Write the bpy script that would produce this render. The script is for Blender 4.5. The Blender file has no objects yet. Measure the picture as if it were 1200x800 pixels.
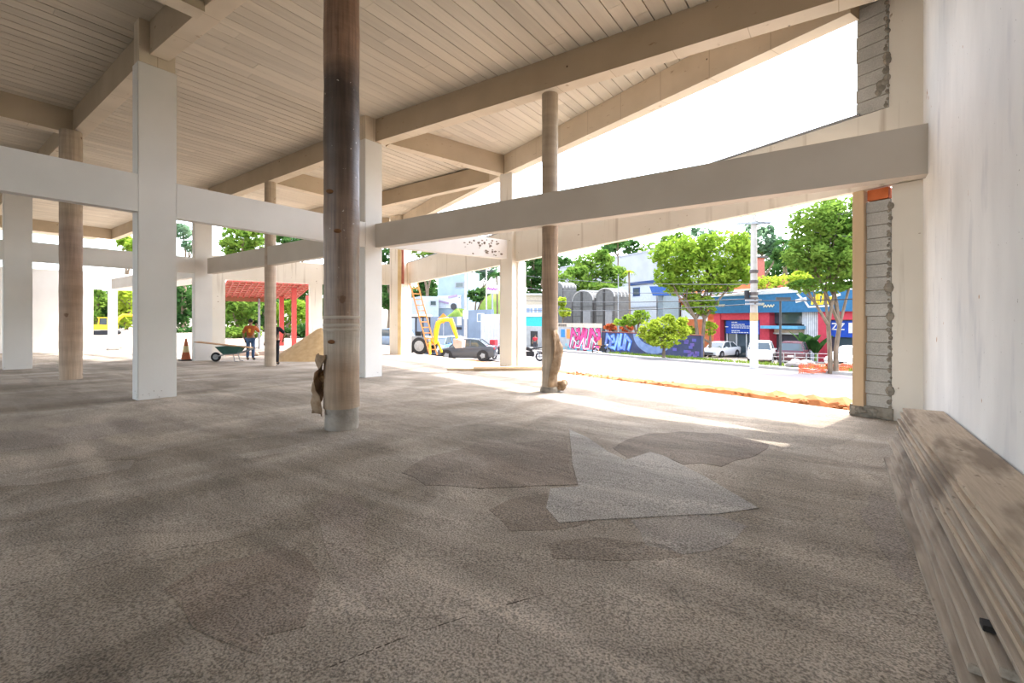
import bpy, bmesh, math, random
from mathutils import Vector, Matrix, noise
random.seed(7)
SC = bpy.context.scene
COL = SC.collection

# ------------------------------------------------------------------ camera, light, exposure
H = 1.28                      # eye height above the slab under the camera
FPX = 530.0                   # focal length in pixels of the 1200 px wide frame
TH = math.radians(36.2)       # camera yaw, turned left of the long wall
cd = bpy.data.cameras.new('camera'); cam = bpy.data.objects.new('camera', cd); COL.objects.link(cam)
cam.location = (0, 0, H); cam.rotation_euler = (math.pi/2, 0, TH)
cd.sensor_width = 36.0; cd.lens = FPX/1200*36; cd.shift_y = -25/1200; cd.clip_start = .05; cd.clip_end = 900
SC.camera = cam

SUN_EL = math.radians(64); SUN_DIR = Vector((.24, .97, 0)).normalized()
world = bpy.data.worlds.new('sky'); SC.world = world; world.use_nodes = True
nt = world.node_tree; nt.nodes.clear()
sky = nt.nodes.new('ShaderNodeTexSky'); sky.sky_type = 'NISHITA'; sky.sun_disc = False
sky.sun_elevation = SUN_EL; sky.sun_rotation = math.atan2(SUN_DIR.x, SUN_DIR.y)
sky.air_density = 1.0; sky.dust_density = 3.0; sky.ozone_density = 1.0
hs = nt.nodes.new('ShaderNodeHueSaturation'); hs.inputs['Saturation'].default_value = .62
bg = nt.nodes.new('ShaderNodeBackground'); bg.inputs['Strength'].default_value = .54
wo = nt.nodes.new('ShaderNodeOutputWorld')
nt.links.new(sky.outputs[0], hs.inputs['Color']); nt.links.new(hs.outputs[0], bg.inputs['Color']); nt.links.new(bg.outputs[0], wo.inputs['Surface'])
sd = bpy.data.lights.new('sun', 'SUN'); sd.energy = 2.7; sd.angle = math.radians(.6); sd.color = (1, .96, .90)
so = bpy.data.objects.new('sun', sd); COL.objects.link(so)
sv = Vector((SUN_DIR.x*math.cos(SUN_EL), SUN_DIR.y*math.cos(SUN_EL), math.sin(SUN_EL)))
so.rotation_euler = (-sv).to_track_quat('-Z', 'Y').to_euler()
SC.view_settings.view_transform = 'Standard'; SC.view_settings.look = 'None'
SC.view_settings.gamma = 1; SC.view_settings.use_curve_mapping = False
SC.view_settings.exposure = 1.45
SC.cycles.max_bounces = 10; SC.cycles.diffuse_bounces = 6; SC.cycles.transparent_max_bounces = 12

# ------------------------------------------------------------------ geometry of the view
CT, ST = math.cos(TH), math.sin(TH)
R2 = Vector((CT, ST)); F2 = Vector((-ST, CT))
def k(x):
    u = (x-600)/FPX
    return Vector((-ST+u*CT, CT+u*ST))
def P(x, D): return k(x)*D
def cv(r, f): return R2*r+F2*f                       # vector right / forward
def slab(X, Y): return -.0225*(-ST*X+CT*Y)
def street(X, Y): return -.47-.038*Y
NR = Vector((.446, .895))                            # away from the building, across the road
ER = Vector((-.895, .446))                           # along the road to the left
def n_of(X, Y): return NR.x*X+NR.y*Y
def sstep(a, b, t):
    t = min(1, max(0, (t-a)/(b-a))); return t*t*(3-2*t)
def terr(X, Y):
    n = n_of(X, Y); F = -ST*X+CT*Y
    zs = street(X, min(Y, 55)) + .16*max(0, n-62)
    zy = -.0225*min(F, 26)+(.03*(F-30) if F > 30 else 0)
    zy = min(zy, 4)
    w = sstep(7, 13, n)
    return zs*w+zy*(1-w)
def Gf(x, y, fn):                                    # where the ray through pixel x,y meets ground fn
    d = k(x); s = (y-375)/FPX
    D = 1.0
    while D < 200:
        q = d*D
        if H-s*D <= fn(q.x, q.y): break
        D += .05
    q = d*D
    return Vector((q.x, q.y, fn(q.x, q.y)))
def on_street(x, y): return Gf(x, y, street)
def on_slab(x, y): return Gf(x, y, slab)
def on_terr(x, y): return Gf(x, y, terr)
def depth(p): return -ST*p[0]+CT*p[1]
def zat(y, D): return H-(y-375)*D/FPX
def Pn(x, n):                                        # point of the vertical plane n along ray x
    d = k(x); D = n/(NR.x*d.x+NR.y*d.y); q = d*D
    return Vector((q.x, q.y)), D

# ------------------------------------------------------------------ materials
MATS = {}
def mat(name, c, c2=None, rough=.8, scale=4.0, bump=0.0, bscale=40.0, metal=0.0, spec=.3, stretch=(1, 1, 1), detail=6, lo=.35, hi=.65):
    if name in MATS: return MATS[name]
    m = bpy.data.materials.new(name); m.use_nodes = True; t = m.node_tree; n = t.nodes; L = t.links
    b = n['Principled BSDF']; b.inputs['Roughness'].default_value = rough; b.inputs['Metallic'].default_value = metal
    b.inputs['Specular IOR Level'].default_value = spec
    tc = n.new('ShaderNodeTexCoord'); mp = n.new('ShaderNodeMapping'); mp.inputs['Scale'].default_value = stretch
    L.new(tc.outputs['Object'], mp.inputs['Vector'])
    if c2 is None: c2 = tuple(v*.86 for v in c)
    nz = n.new('ShaderNodeTexNoise'); nz.inputs['Scale'].default_value = scale; nz.inputs['Detail'].default_value = detail
    L.new(mp.outputs[0], nz.inputs['Vector'])
    r = n.new('ShaderNodeValToRGB'); r.color_ramp.elements[0].position = lo; r.color_ramp.elements[1].position = hi
    r.color_ramp.elements[0].color = (*c2, 1); r.color_ramp.elements[1].color = (*c, 1)
    L.new(nz.outputs['Fac'], r.inputs['Fac']); L.new(r.outputs[0], b.inputs['Base Color'])
    if bump:
        nb = n.new('ShaderNodeTexNoise'); nb.inputs['Scale'].default_value = bscale; nb.inputs['Detail'].default_value = 5
        L.new(mp.outputs[0], nb.inputs['Vector'])
        bp = n.new('ShaderNodeBump'); bp.inputs['Strength'].default_value = bump; bp.inputs['Distance'].default_value = .02
        L.new(nb.outputs['Fac'], bp.inputs['Height']); L.new(bp.outputs[0], b.inputs['Normal'])
    MATS[name] = m
    return m
def mixc(t, fac, a, b, mode='MIX'):
    x = t.nodes.new('ShaderNodeMix'); x.data_type = 'RGBA'; x.blend_type = mode
    for s, v in ((0, fac), (6, a), (7, b)):
        if hasattr(v, 'is_linked'): t.links.new(v, x.inputs[s])
        elif isinstance(v, (int, float)): x.inputs[s].default_value = v
        else: x.inputs[s].default_value = (*v, 1)
    return x.outputs[2]
def noise_n(t, scale, detail=5, stretch=None, coord=None, rot=0):
    n = t.nodes.new('ShaderNodeTexNoise'); n.inputs['Scale'].default_value = scale; n.inputs['Detail'].default_value = detail
    tc = t.nodes.new('ShaderNodeTexCoord'); mp = t.nodes.new('ShaderNodeMapping')
    mp.inputs['Scale'].default_value = stretch or (1, 1, 1); mp.inputs['Rotation'].default_value = (0, 0, rot)
    t.links.new(tc.outputs['Object'], mp.inputs['Vector']); t.links.new(mp.outputs[0], n.inputs['Vector'])
    return n.outputs['Fac']
def ramp(t, fac, stops):
    r = t.nodes.new('ShaderNodeValToRGB'); e = r.color_ramp.elements
    while len(e) < len(stops): e.new(.5)
    for i, (p, c) in enumerate(stops):
        e[i].position = p; e[i].color = (*((c,)*3 if isinstance(c, (int, float)) else c), 1)
    t.links.new(fac, r.inputs['Fac']); return r.outputs[0]
def leafmat(name, c1, c2, scale=1.2):
    m = bpy.data.materials.new(name); m.use_nodes = True; t = m.node_tree; t.nodes.clear()
    o = t.nodes.new('ShaderNodeOutputMaterial')
    col = ramp(t, noise_n(t, scale, 3), [(.32, c1), (.68, c2)])
    d = t.nodes.new('ShaderNodeBsdfDiffuse'); tr = t.nodes.new('ShaderNodeBsdfTranslucent'); mx = t.nodes.new('ShaderNodeMixShader')
    mx.inputs[0].default_value = .4
    t.links.new(col, d.inputs[0]); t.links.new(col, tr.inputs[0]); t.links.new(d.outputs[0], mx.inputs[1]); t.links.new(tr.outputs[0], mx.inputs[2])
    t.links.new(mx.outputs[0], o.inputs[0]); return m
def glassmat(name, tint=(.05, .07, .08), rough=.05):
    return mat(name, tint, tint, rough=rough, spec=.8)

WHITE = mat('white_plaster', (.76, .735, .70), (.70, .675, .64), rough=.85, scale=.9, bump=.06, bscale=30)
GREIGE = mat('grey_painted_beam', (.58, .525, .46), (.54, .485, .42), rough=.85, scale=1.2, bump=.05)
BEIGE = None
def beam_mat():
    m = bpy.data.materials.new('beige_beam_concrete'); m.use_nodes = True; t = m.node_tree; b = t.nodes['Principled BSDF']
    b.inputs['Roughness'].default_value = .85
    base = ramp(t, noise_n(t, 1.0, 6), [(.3, (.60, .51, .385)), (.7, (.72, .62, .485))])
    st = ramp(t, noise_n(t, 5, 6, (1, 1, 2.5)), [(.66, 0.0), (.74, 1.0)])
    base = mixc(t, st, base, (.45, .34, .23))
    br = t.nodes.new('ShaderNodeTexBrick'); br.offset = 0
    br.inputs['Scale'].default_value = 1; br.inputs['Brick Width'].default_value = 1.15; br.inputs['Row Height'].default_value = 50
    br.inputs['Mortar Size'].default_value = .007; br.inputs['Color1'].default_value = (1, 1, 1, 1); br.inputs['Color2'].default_value = (.95, .95, .95, 1); br.inputs['Mortar'].default_value = (.72, .68, .62, 1)
    tc = t.nodes.new('ShaderNodeTexCoord'); t.links.new(tc.outputs['Object'], br.inputs['Vector'])
    base = mixc(t, 1.0, base, br.outputs['Color'], 'MULTIPLY')
    vo = t.nodes.new('ShaderNodeTexVoronoi'); vo.inputs['Scale'].default_value = 1.7; t.links.new(tc.outputs['Object'], vo.inputs['Vector'])
    hole = ramp(t, vo.outputs['Distance'], [(.04, 1.0), (.05, 0.0)])
    base = mixc(t, hole, base, (.12, .08, .05))
    t.links.new(base, b.inputs['Base Color'])
    return m
BEIGE = beam_mat()
def facade_mat():
    m = bpy.data.materials.new('weathered_white_facade'); m.use_nodes = True; t = m.node_tree; b = t.nodes['Principled BSDF']
    b.inputs['Roughness'].default_value = .85
    base = ramp(t, noise_n(t, .8, 6), [(.3, (.74, .69, .605)), (.7, (.82, .775, .70))])
    dr = ramp(t, noise_n(t, 1.6, 5, (3, 3, .18)), [(.60, 0.0), (.76, .7)])
    base = mixc(t, dr, base, (.40, .33, .25))
    sp = ramp(t, noise_n(t, 9, 4), [(.70, 0.0), (.74, 1.0)])
    base = mixc(t, sp, base, (.42, .34, .26))
    t.links.new(base, b.inputs['Base Color']); return m
FACADE = facade_mat()
def rightwall_mat():
    m = bpy.data.materials.new('rough_white_skim_plaster'); m.use_nodes = True; t = m.node_tree; b = t.nodes['Principled BSDF']
    b.inputs['Roughness'].default_value = .8
    base = ramp(t, noise_n(t, 1.1, 7, (1, 1, .45)), [(.30, (.66, .655, .64)), (.68, (.84, .83, .81))])
    sw = ramp(t, noise_n(t, 3.2, 6, (1, 1, .35)), [(.58, 0.0), (.76, .8)])
    base = mixc(t, sw, base, (.54, .545, .56))
    sp = ramp(t, noise_n(t, 6.5, 2, (1, 1, .8)), [(.745, 0.0), (.76, 1.0)])
    base = mixc(t, sp, base, (.45, .25, .12))
    sp2 = ramp(t, noise_n(t, 30, 2), [(.75, 0.0), (.78, .8)])
    base = mixc(t, sp2, base, (.22, .2, .18))
    t.links.new(base, b.inputs['Base Color'])
    bp = t.nodes.new('ShaderNodeBump'); bp.inputs['Strength'].default_value = .25; bp.inputs['Distance'].default_value = .02
    t.links.new(noise_n(t, 5, 6, (1, 1, .4)), bp.inputs['Height']); t.links.new(bp.outputs[0], b.inputs['Normal'])
    return m
RWALL = rightwall_mat()
def block_mat():
    m = bpy.data.materials.new('grey_concrete_block'); m.use_nodes = True; t = m.node_tree; b = t.nodes['Principled BSDF']
    b.inputs['Roughness'].default_value = .9
    base = ramp(t, noise_n(t, 2.5, 6), [(.3, (.42, .415, .39)), (.7, (.58, .565, .53))])
    g = ramp(t, noise_n(t, 60, 3), [(.3, .85), (.7, 1.1)])
    t.links.new(mixc(t, 1.0, base, g, 'MULTIPLY'), b.inputs['Base Color'])
    bp = t.nodes.new('ShaderNodeBump'); bp.inputs['Strength'].default_value = .5; bp.inputs['Distance'].default_value = .01
    t.links.new(noise_n(t, 60, 4), bp.inputs['Height']); t.links.new(bp.outputs[0], b.inputs['Normal'])
    return m
BLOCK = block_mat()
MORTAR = mat('mortar', (.34, .31, .26), (.22, .20, .17), rough=.95, scale=12, bump=.6, bscale=25)
def floor_mat(name, dark, light, patch=True):
    m = bpy.data.materials.new(name); m.use_nodes = True; t = m.node_tree; b = t.nodes['Principled BSDF']
    b.inputs['Roughness'].default_value = .92; b.inputs['Specular IOR Level'].default_value = .15
    a = noise_n(t, .5, 6, (1.0, .5, 1), rot=.5)
    a.node.inputs['Distortion'].default_value = 1.6
    base = ramp(t, a, [(.36, dark), (.52, tuple((p+q)/2 for p, q in zip(dark, light))), (.64, light)])
    n2 = noise_n(t, 1.0, 6, (.35, 1.7, 1), rot=-.35); n2.node.inputs['Distortion'].default_value = .8
    s2 = ramp(t, n2, [(.4, .74), (.6, 1.14)])
    base = mixc(t, .75, base, s2, 'MULTIPLY')
    # lighter smooth dust streaks
    s3 = ramp(t, noise_n(t, .8, 5, (.3, 2.2, 1), rot=.25), [(.60, 0.0), (.72, .55)])
    base = mixc(t, s3, base, (.52, .46, .39))
    v = t.nodes.new('ShaderNodeTexVoronoi'); v.inputs['Scale'].default_value = .42; v.feature = 'DISTANCE_TO_EDGE'
    tc = t.nodes.new('ShaderNodeTexCoord'); mp = t.nodes.new('ShaderNodeMapping'); mp.inputs['Rotation'].default_value = (0, 0, .4); mp.inputs['Scale'].default_value = (1, .6, 1)
    t.links.new(tc.outputs['Object'], mp.inputs['Vector'])
    wob = t.nodes.new('ShaderNodeTexNoise'); wob.inputs['Scale'].default_value = 1.5
    t.links.new(mp.outputs[0], wob.inputs['Vector'])
    ad = t.nodes.new('ShaderNodeVectorMath'); ad.operation = 'MULTIPLY_ADD'; ad.inputs[1].default_value = (.6, .6, 0)
    t.links.new(wob.outputs['Color'], ad.inputs[0]); t.links.new(mp.outputs[0], ad.inputs[2]); t.links.new(ad.outputs[0], v.inputs['Vector'])
    edge = ramp(t, v.outputs['Distance'], [(.002, .72), (.010, 1.0)])
    base = mixc(t, .35 if patch else 0, base, edge, 'MULTIPLY')
    vc = t.nodes.new('ShaderNodeTexVoronoi'); vc.inputs['Scale'].default_value = .42
    t.links.new(ad.outputs[0], vc.inputs['Vector'])
    bw = t.nodes.new('ShaderNodeRGBToBW'); t.links.new(vc.outputs['Color'], bw.inputs[0])
    cell = ramp(t, bw.outputs[0], [(.25, .88), (.75, 1.08)])
    base = mixc(t, .8, base, cell, 'MULTIPLY')
    gr = ramp(t, noise_n(t, 95, 8), [(.38, .42), (.58, 1.2)])
    base = mixc(t, .85, base, gr, 'MULTIPLY')
    t.links.new(base, b.inputs['Base Color'])
    bp = t.nodes.new('ShaderNodeBump'); bp.inputs['Strength'].default_value = .9; bp.inputs['Distance'].default_value = .012
    t.links.new(noise_n(t, 80, 5), bp.inputs['Height'])
    bp2 = t.nodes.new('ShaderNodeBump'); bp2.inputs['Strength'].default_value = .5; bp2.inputs['Distance'].default_value = .04
    t.links.new(noise_n(t, 5, 5, (1, 2.2, 1), rot=.4), bp2.inputs['Height']); t.links.new(bp.outputs[0], bp2.inputs['Normal'])
    t.links.new(bp2.outputs[0], b.inputs['Normal'])
    return m
FLOOR = floor_mat('rough_concrete_slab', (.325, .275, .215), (.575, .50, .415))
PATCH = floor_mat('pale_screed', (.46, .425, .38), (.56, .52, .465), patch=False)
def deck_mat():
    m = bpy.data.materials.new('ceiling_boards'); m.use_nodes = True; t = m.node_tree; b = t.nodes['Principled BSDF']
    b.inputs['Roughness'].default_value = .9
    base = ramp(t, noise_n(t, .5, 6, (1, .3, 1)), [(.3, (.55, .485, .39)), (.7, (.72, .65, .54))])
    s = ramp(t, noise_n(t, 3, 5, (3.7, .15, 1)), [(.35, .90), (.65, 1.05)])
    base = mixc(t, .6, base, s, 'MULTIPLY')
    st = ramp(t, noise_n(t, 1.1, 6), [(.66, 0.0), (.8, .6)])
    base = mixc(t, st, base, (.40, .31, .22))
    at = t.nodes.new('ShaderNodeAttribute'); at.attribute_name = 'tone'
    base = mixc(t, 1.0, base, at.outputs['Color'], 'MULTIPLY')
    t.links.new(base, b.inputs['Base Color']); return m
DECK = deck_mat()
WOOD = mat('raw_pine', (.70, .53, .35), (.58, .41, .25), rough=.8, scale=3, stretch=(1, 1, .12), bump=.1)
def plank_mat(name, a, c, dirt):
    m = bpy.data.materials.new(name); m.use_nodes = True; t = m.node_tree; b = t.nodes['Principled BSDF']
    b.inputs['Roughness'].default_value = .88; b.inputs['Specular IOR Level'].default_value = .15
    base = ramp(t, noise_n(t, 9, 7, (6, .35, 6)), [(.3, a), (.7, c)])
    d = ramp(t, noise_n(t, 2.0, 7, (2.4, .55, 3)), [(.48, 0.0), (.60, .85)])
    base = mixc(t, d, base, dirt)
    sp = ramp(t, noise_n(t, 16, 4, (1, .6, 1)), [(.66, 0.0), (.72, .6)])
    base = mixc(t, sp, base, tuple(v*.6 for v in dirt))
    t.links.new(base, b.inputs['Base Color'])
    bp = t.nodes.new('ShaderNodeBump'); bp.inputs['Strength'].default_value = .35; bp.inputs['Distance'].default_value = .01
    t.links.new(noise_n(t, 12, 6, (8, .4, 8)), bp.inputs['Height']); t.links.new(bp.outputs[0], b.inputs['Normal'])
    return m
PLANK = [plank_mat('scaffold_board', (.43, .345, .255), (.56, .46, .35), (.24, .185, .135)),
         plank_mat('grey_scaffold_board', (.34, .285, .225), (.48, .41, .33), (.21, .17, .135))]
BLACK = mat('black', (.02, .02, .022), rough=.5)
RUBBER = mat('rubber', (.025, .025, .027), rough=.8)
CHROME = mat('bright_metal', (.6, .6, .62), rough=.3, metal=1)
GREYM = mat('grey_metal', (.32, .33, .34), rough=.5, metal=.3)
RED = mat('red_paint', (.55, .05, .06), rough=.5)
ORANGE = mat('orange_paint', (.85, .27, .03), rough=.5)
YELLOW = mat('machine_yellow', (.85, .48, .02), rough=.45)
BLUE = mat('shop_blue', (.03, .17, .38), rough=.5)
WPAINT = mat('white_paint', (.6, .6, .59), rough=.5)
GLASS = glassmat('dark_glass')

# ------------------------------------------------------------------ mesh builder
class MB:
    def __init__(s): s.v = []; s.f = []; s.mi = []; s.cur = 0
    def add(s, vs, fs):
        o = len(s.v); s.v += [tuple(v) for v in vs]
        for f in fs: s.f.append([i+o for i in f]); s.mi.append(s.cur)
        return s
    def box(s, c, d, rz=0, M=None):
        hx, hy, hz = d[0]/2, d[1]/2, d[2]/2
        R = M or Matrix.Rotation(rz, 3, 'Z'); c = Vector(c)
        vs = [c+R @ Vector((sx*hx, sy*hy, sz*hz)) for sz in (-1, 1) for sx, sy in ((-1, -1), (1, -1), (1, 1), (-1, 1))]
        return s.add(vs, [(3, 2, 1, 0), (4, 5, 6, 7), (0, 1, 5, 4), (1, 2, 6, 5), (2, 3, 7, 6), (3, 0, 4, 7)])
    def bb(s, x0, x1, y0, y1, z0, z1): return s.box(((x0+x1)/2, (y0+y1)/2, (z0+z1)/2), (x1-x0, y1-y0, z1-z0))
    def prism(s, poly, z0, z1):                       # poly in xy; z0/z1 numbers or functions
        n = len(poly); g0 = z0 if callable(z0) else (lambda x, y: z0); g1 = z1 if callable(z1) else (lambda x, y: z1)
        a = sum(poly[i][0]*poly[(i+1) % n][1]-poly[(i+1) % n][0]*poly[i][1] for i in range(n))
        if a < 0: poly = poly[::-1]
        vs = [(x, y, g0(x, y)) for x, y in poly]+[(x, y, g1(x, y)) for x, y in poly]
        return s.add(vs, [tuple(range(n-1, -1, -1)), tuple(range(n, 2*n))]+[(i, (i+1) % n, n+(i+1) % n, n+i) for i in range(n)])
    def slabwall(s, a, b, th, z0, z1, off=0):         # upright wall from a to b; z may be pairs (at a, at b)
        a = Vector(a[:2]); b = Vector(b[:2]); d = (b-a).normalized(); nn = Vector((-d.y, d.x))
        z0 = z0 if isinstance(z0, tuple) else (z0, z0); z1 = z1 if isinstance(z1, tuple) else (z1, z1)
        a0, a1, b0, b1 = a+nn*off, a+nn*(off+th), b+nn*off, b+nn*(off+th)
        vs = [(*a0, z0[0]), (*b0, z0[1]), (*b1, z0[1]), (*a1, z0[0]), (*a0, z1[0]), (*b0, z1[1]), (*b1, z1[1]), (*a1, z1[0])]
        return s.add(vs, [(3, 2, 1, 0), (4, 5, 6, 7), (0, 1, 5, 4), (1, 2, 6, 5), (2, 3, 7, 6), (3, 0, 4, 7)])
    def tube(s, pts, r, n=8, cap=True):
        pts = [Vector(p) for p in pts]; rr = r if isinstance(r, (list, tuple)) else [r]*len(pts)
        rings = []; prev = None
        for i, p in enumerate(pts):
            t = (pts[min(i+1, len(pts)-1)]-pts[max(i-1, 0)]).normalized()
            if prev is None:
                up = Vector((0, 0, 1)) if abs(t.z) < .95 else Vector((1, 0, 0)); a = t.cross(up).normalized()
            else: a = (prev-t*prev.dot(t)).normalized()
            prev = a; b = t.cross(a)
            rings.append([p+(a*math.cos(2*math.pi*j/n)+b*math.sin(2*math.pi*j/n))*rr[i] for j in range(n)])
        vs = [v for g in rings for v in g]; fs = []
        for i in range(len(pts)-1):
            for j in range(n): fs.append((i*n+j, i*n+(j+1) % n, (i+1)*n+(j+1) % n, (i+1)*n+j))
        if cap: fs += [tuple(range(n-1, -1, -1)), tuple((len(pts)-1)*n+j for j in range(n))]
        return s.add(vs, fs)
    def lathe(s, prof, c=(0, 0, 0), n=24, M=None, cap=True):   # prof (r,z)
        M = M or Matrix.Identity(3); c = Vector(c)
        vs = [c+M @ Vector((r*math.cos(2*math.pi*j/n), r*math.sin(2*math.pi*j/n), z)) for r, z in prof for j in range(n)]; fs = []
        for i in range(len(prof)-1):
            for j in range(n): fs.append((i*n+j, i*n+(j+1) % n, (i+1)*n+(j+1) % n, (i+1)*n+j))
        if cap: fs += [tuple(range(n-1, -1, -1)), tuple((len(prof)-1)*n+j for j in range(n))]
        return s.add(vs, fs)
    def ball(s, c, r, n=10, m=7):
        r = r if isinstance(r, (tuple, list)) else (r, r, r)
        vs = [(c[0]+r[0]*math.sin(math.pi*i/m)*math.cos(2*math.pi*j/n), c[1]+r[1]*math.sin(math.pi*i/m)*math.sin(2*math.pi*j/n), c[2]+r[2]*math.cos(math.pi*i/m)) for i in range(1, m) for j in range(n)]
        vs += [(c[0], c[1], c[2]+r[2]), (c[0], c[1], c[2]-r[2])]; fs = []
        for i in range(m-2):
            for j in range(n): fs.append((i*n+j, (i+1)*n+j, (i+1)*n+(j+1) % n, i*n+(j+1) % n))
        t = (m-1)*n
        for j in range(n): fs.append((t, j, (j+1) % n)); fs.append((t+1, (m-2)*n+(j+1) % n, (m-2)*n+j))
        return s.add(vs, fs)
    def extr(s, prof, w0, w1, M=None, c=(0, 0, 0)):   # profile in local x,z; extruded along local y
        M = M or Matrix.Identity(3); c = Vector(c); n = len(prof)
        a = sum(prof[i][0]*prof[(i+1) % n][1]-prof[(i+1) % n][0]*prof[i][1] for i in range(n))
        if a < 0: prof = prof[::-1]
        vs = [c+M @ Vector((x, w0, z)) for x, z in prof]+[c+M @ Vector((x, w1, z)) for x, z in prof]
        return s.add(vs, [tuple(range(n)), tuple(range(2*n-1, n-1, -1))]+[(i, n+i, n+(i+1) % n, (i+1) % n) for i in range(n)])
    def build(s, name, m, parent=None, smooth=False, bevel=0):
        me = bpy.data.meshes.new(name); me.from_pydata(s.v, [], s.f); me.update()
        ms = m if isinstance(m, (list, tuple)) else [m]
        for q in ms: me.materials.append(q)
        if len(ms) > 1: me.polygons.foreach_set('material_index', s.mi)
        if bevel:
            bm = bmesh.new(); bm.from_mesh(me); bmesh.ops.bevel(bm, geom=bm.edges[:], offset=bevel, segments=2, affect='EDGES', clamp_overlap=True); bm.to_mesh(me); bm.free()
        if smooth:
            me.polygons.foreach_set('use_smooth', [True]*len(me.polygons))
            if smooth != 'all':
                try: me.set_sharp_from_angle(angle=math.radians(40))
                except Exception: pass
        o = bpy.data.objects.new(name, me); COL.objects.link(o)
        if parent is not None: o.parent = parent
        return o
def recenter(o):                                     # put a top-level mesh's origin at the middle of its base
    me = o.data
    xs = [v.co for v in me.vertices]
    c = Vector(((min(v.x for v in xs)+max(v.x for v in xs))/2, (min(v.y for v in xs)+max(v.y for v in xs))/2, min(v.z for v in xs)))
    me.transform(Matrix.Translation(-c)); o.location = c; return o
def tag(o, label, cat, group=None, kind=None):
    o['label'] = label; o['category'] = cat
    if group: o['group'] = group
    if kind: o['kind'] = kind
    return o
def struct(o, label=None):
    o['kind'] = 'structure'
    if label: o['label'] = label
    return o
def thing(name, label, cat, loc=(0, 0, 0), rz=0, group=None):
    o = bpy.data.objects.new(name, None); o.empty_display_size = .2; COL.objects.link(o)
    o.location = loc; o.rotation_euler = (0, 0, rz); return tag(o, label, cat, group)
def copy_tree(o, parent=None):
    c = o.copy(); COL.objects.link(c)
    if parent is not None: c.parent = parent
    for ch in list(o.children): copy_tree(ch, c)
    return c
def skin(verts, edges, radii, sub=2, root=0):
    me = bpy.data.meshes.new('t'); me.from_pydata(verts, edges, []); o = bpy.data.objects.new('t', me); COL.objects.link(o)
    md = o.modifiers.new('s', 'SKIN'); md.use_smooth_shade = True
    for i, r in enumerate(radii):
        r = r if isinstance(r, tuple) else (r, r)
        me.skin_vertices[0].data[i].radius = r; me.skin_vertices[0].data[i].use_root = (i == root)
    ms = o.modifiers.new('u', 'SUBSURF'); ms.levels = sub; ms.render_levels = sub
    dg = bpy.context.evaluated_depsgraph_get(); out = bpy.data.meshes.new_from_object(o.evaluated_get(dg))
    bpy.data.objects.remove(o); bpy.data.meshes.remove(me)
    out.polygons.foreach_set('use_smooth', [True]*len(out.polygons)); return out
def meshobj(name, me, m, parent=None):
    me.materials.clear(); me.materials.append(m); o = bpy.data.objects.new(name, me); COL.objects.link(o)
    if parent is not None: o.parent = parent
    return o
# ------------------------------------------------------------------ the building shell
def hz(X): return H+4.95-.04*max(0, X+11)            # underside of the roof beams
DK = .62                                             # beam depth below the boards
J0 = Vector((.12, 8.58)); EF = Vector((-.927, .375)); NF = Vector((.375, .927))
C1 = J0+EF*21.0; C2 = Vector((-22.75, 13.7)); C3 = Vector((-23.95, 8.8))
def FL(x):                                           # image column -> point on the street-side wall line
    d = k(x); D = (J0.dot(NF))/(NF.dot(d)); return d*D, D
XW = .88; YE = FL(1080)[0].y
LB, LT = H+1.94, H+3.05                              # lintel bottom and top

# floor slab, following the fall of the ground
m = MB(); poly = [(1.3, 8.95), tuple(J0+NF*.40-EF*.3), (-6.9, 11.85), tuple(C1+NF*.5), tuple(C2+Vector((-.5, .5))), tuple(C3+Vector((-.4, .6))), (-39.5, 9.6), (-39.5, -20), (1.3, -20)]
m.prism(poly, lambda x, y: slab(x, y)-.25, slab)
floor = struct(m.build('floor', FLOOR), 'rough brown grey concrete slab with trowel marks')
pp = [(667, 503), (690, 514), (713, 530), (733, 540), (762, 530), (778, 536), (826, 560), (889, 596), (842, 603), (765, 608), (700, 612), (655, 614), (640, 596), (645, 574), (678, 571), (671, 545)]
pp = [on_slab(x, y) for x, y in pp]
m = MB(); m.prism([(p.x, p.y) for p in pp], lambda x, y: slab(x, y)-.02, lambda x, y: slab(x, y)+.006)
struct(m.build('floor', PATCH), 'paler smoother patch in the slab')

r_ = random.Random(40)
def screed(pts, dark, light, label, dz):
    pp = [on_slab(x, y) for x, y in pts]; q = []
    for i in range(len(pp)):                           # ragged edge
        a, b = pp[i], pp[(i+1) % len(pp)]; n = max(1, int((b-a).length/.16))
        for s in range(n): v = a.lerp(b, s/n); q.append((v.x+r_.uniform(-.02, .02), v.y+r_.uniform(-.02, .02)))
    m = MB(); m.prism(q, lambda x, y: slab(x, y)-.02, lambda x, y: slab(x, y)+dz)
    struct(m.build('floor', floor_mat('screed_'+label.split()[0], dark, light, patch=False)), label)
screed([(470, 556), (486, 546), (500, 536), (530, 531), (560, 519), (600, 520), (640, 515), (664, 519), (668, 545), (676, 569), (620, 572), (560, 573), (500, 570)], (.29, .235, .185), (.44, .375, .31), 'brown screed left of the pale patch', .003)
screed([(718, 526), (735, 515), (762, 509), (800, 506), (845, 509), (880, 515), (903, 522), (890, 533), (862, 541), (846, 547), (822, 544), (800, 546), (780, 535), (762, 531), (740, 541)], (.235, .19, .15), (.36, .305, .25), 'dark screed behind the pale patch', .003)
screed([(574, 602), (600, 585), (641, 580), (643, 598), (655, 613), (700, 613), (650, 622), (600, 622)], (.27, .22, .17), (.39, .33, .27), 'darker screed in front of the pale patch', .002)
screed([(742, 612), (800, 604), (846, 606), (875, 618), (860, 640), (800, 650), (756, 640)], (.38, .34, .295), (.53, .475, .415), 'lighter screed at the tip of the pale patch', .002)
screed([(-40, 562), (60, 550), (120, 542), (158, 540), (150, 550), (90, 562), (40, 568), (-40, 574)], (.44, .38, .31), (.58, .51, .43), 'dusty screed streak at the left', .002)
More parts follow.
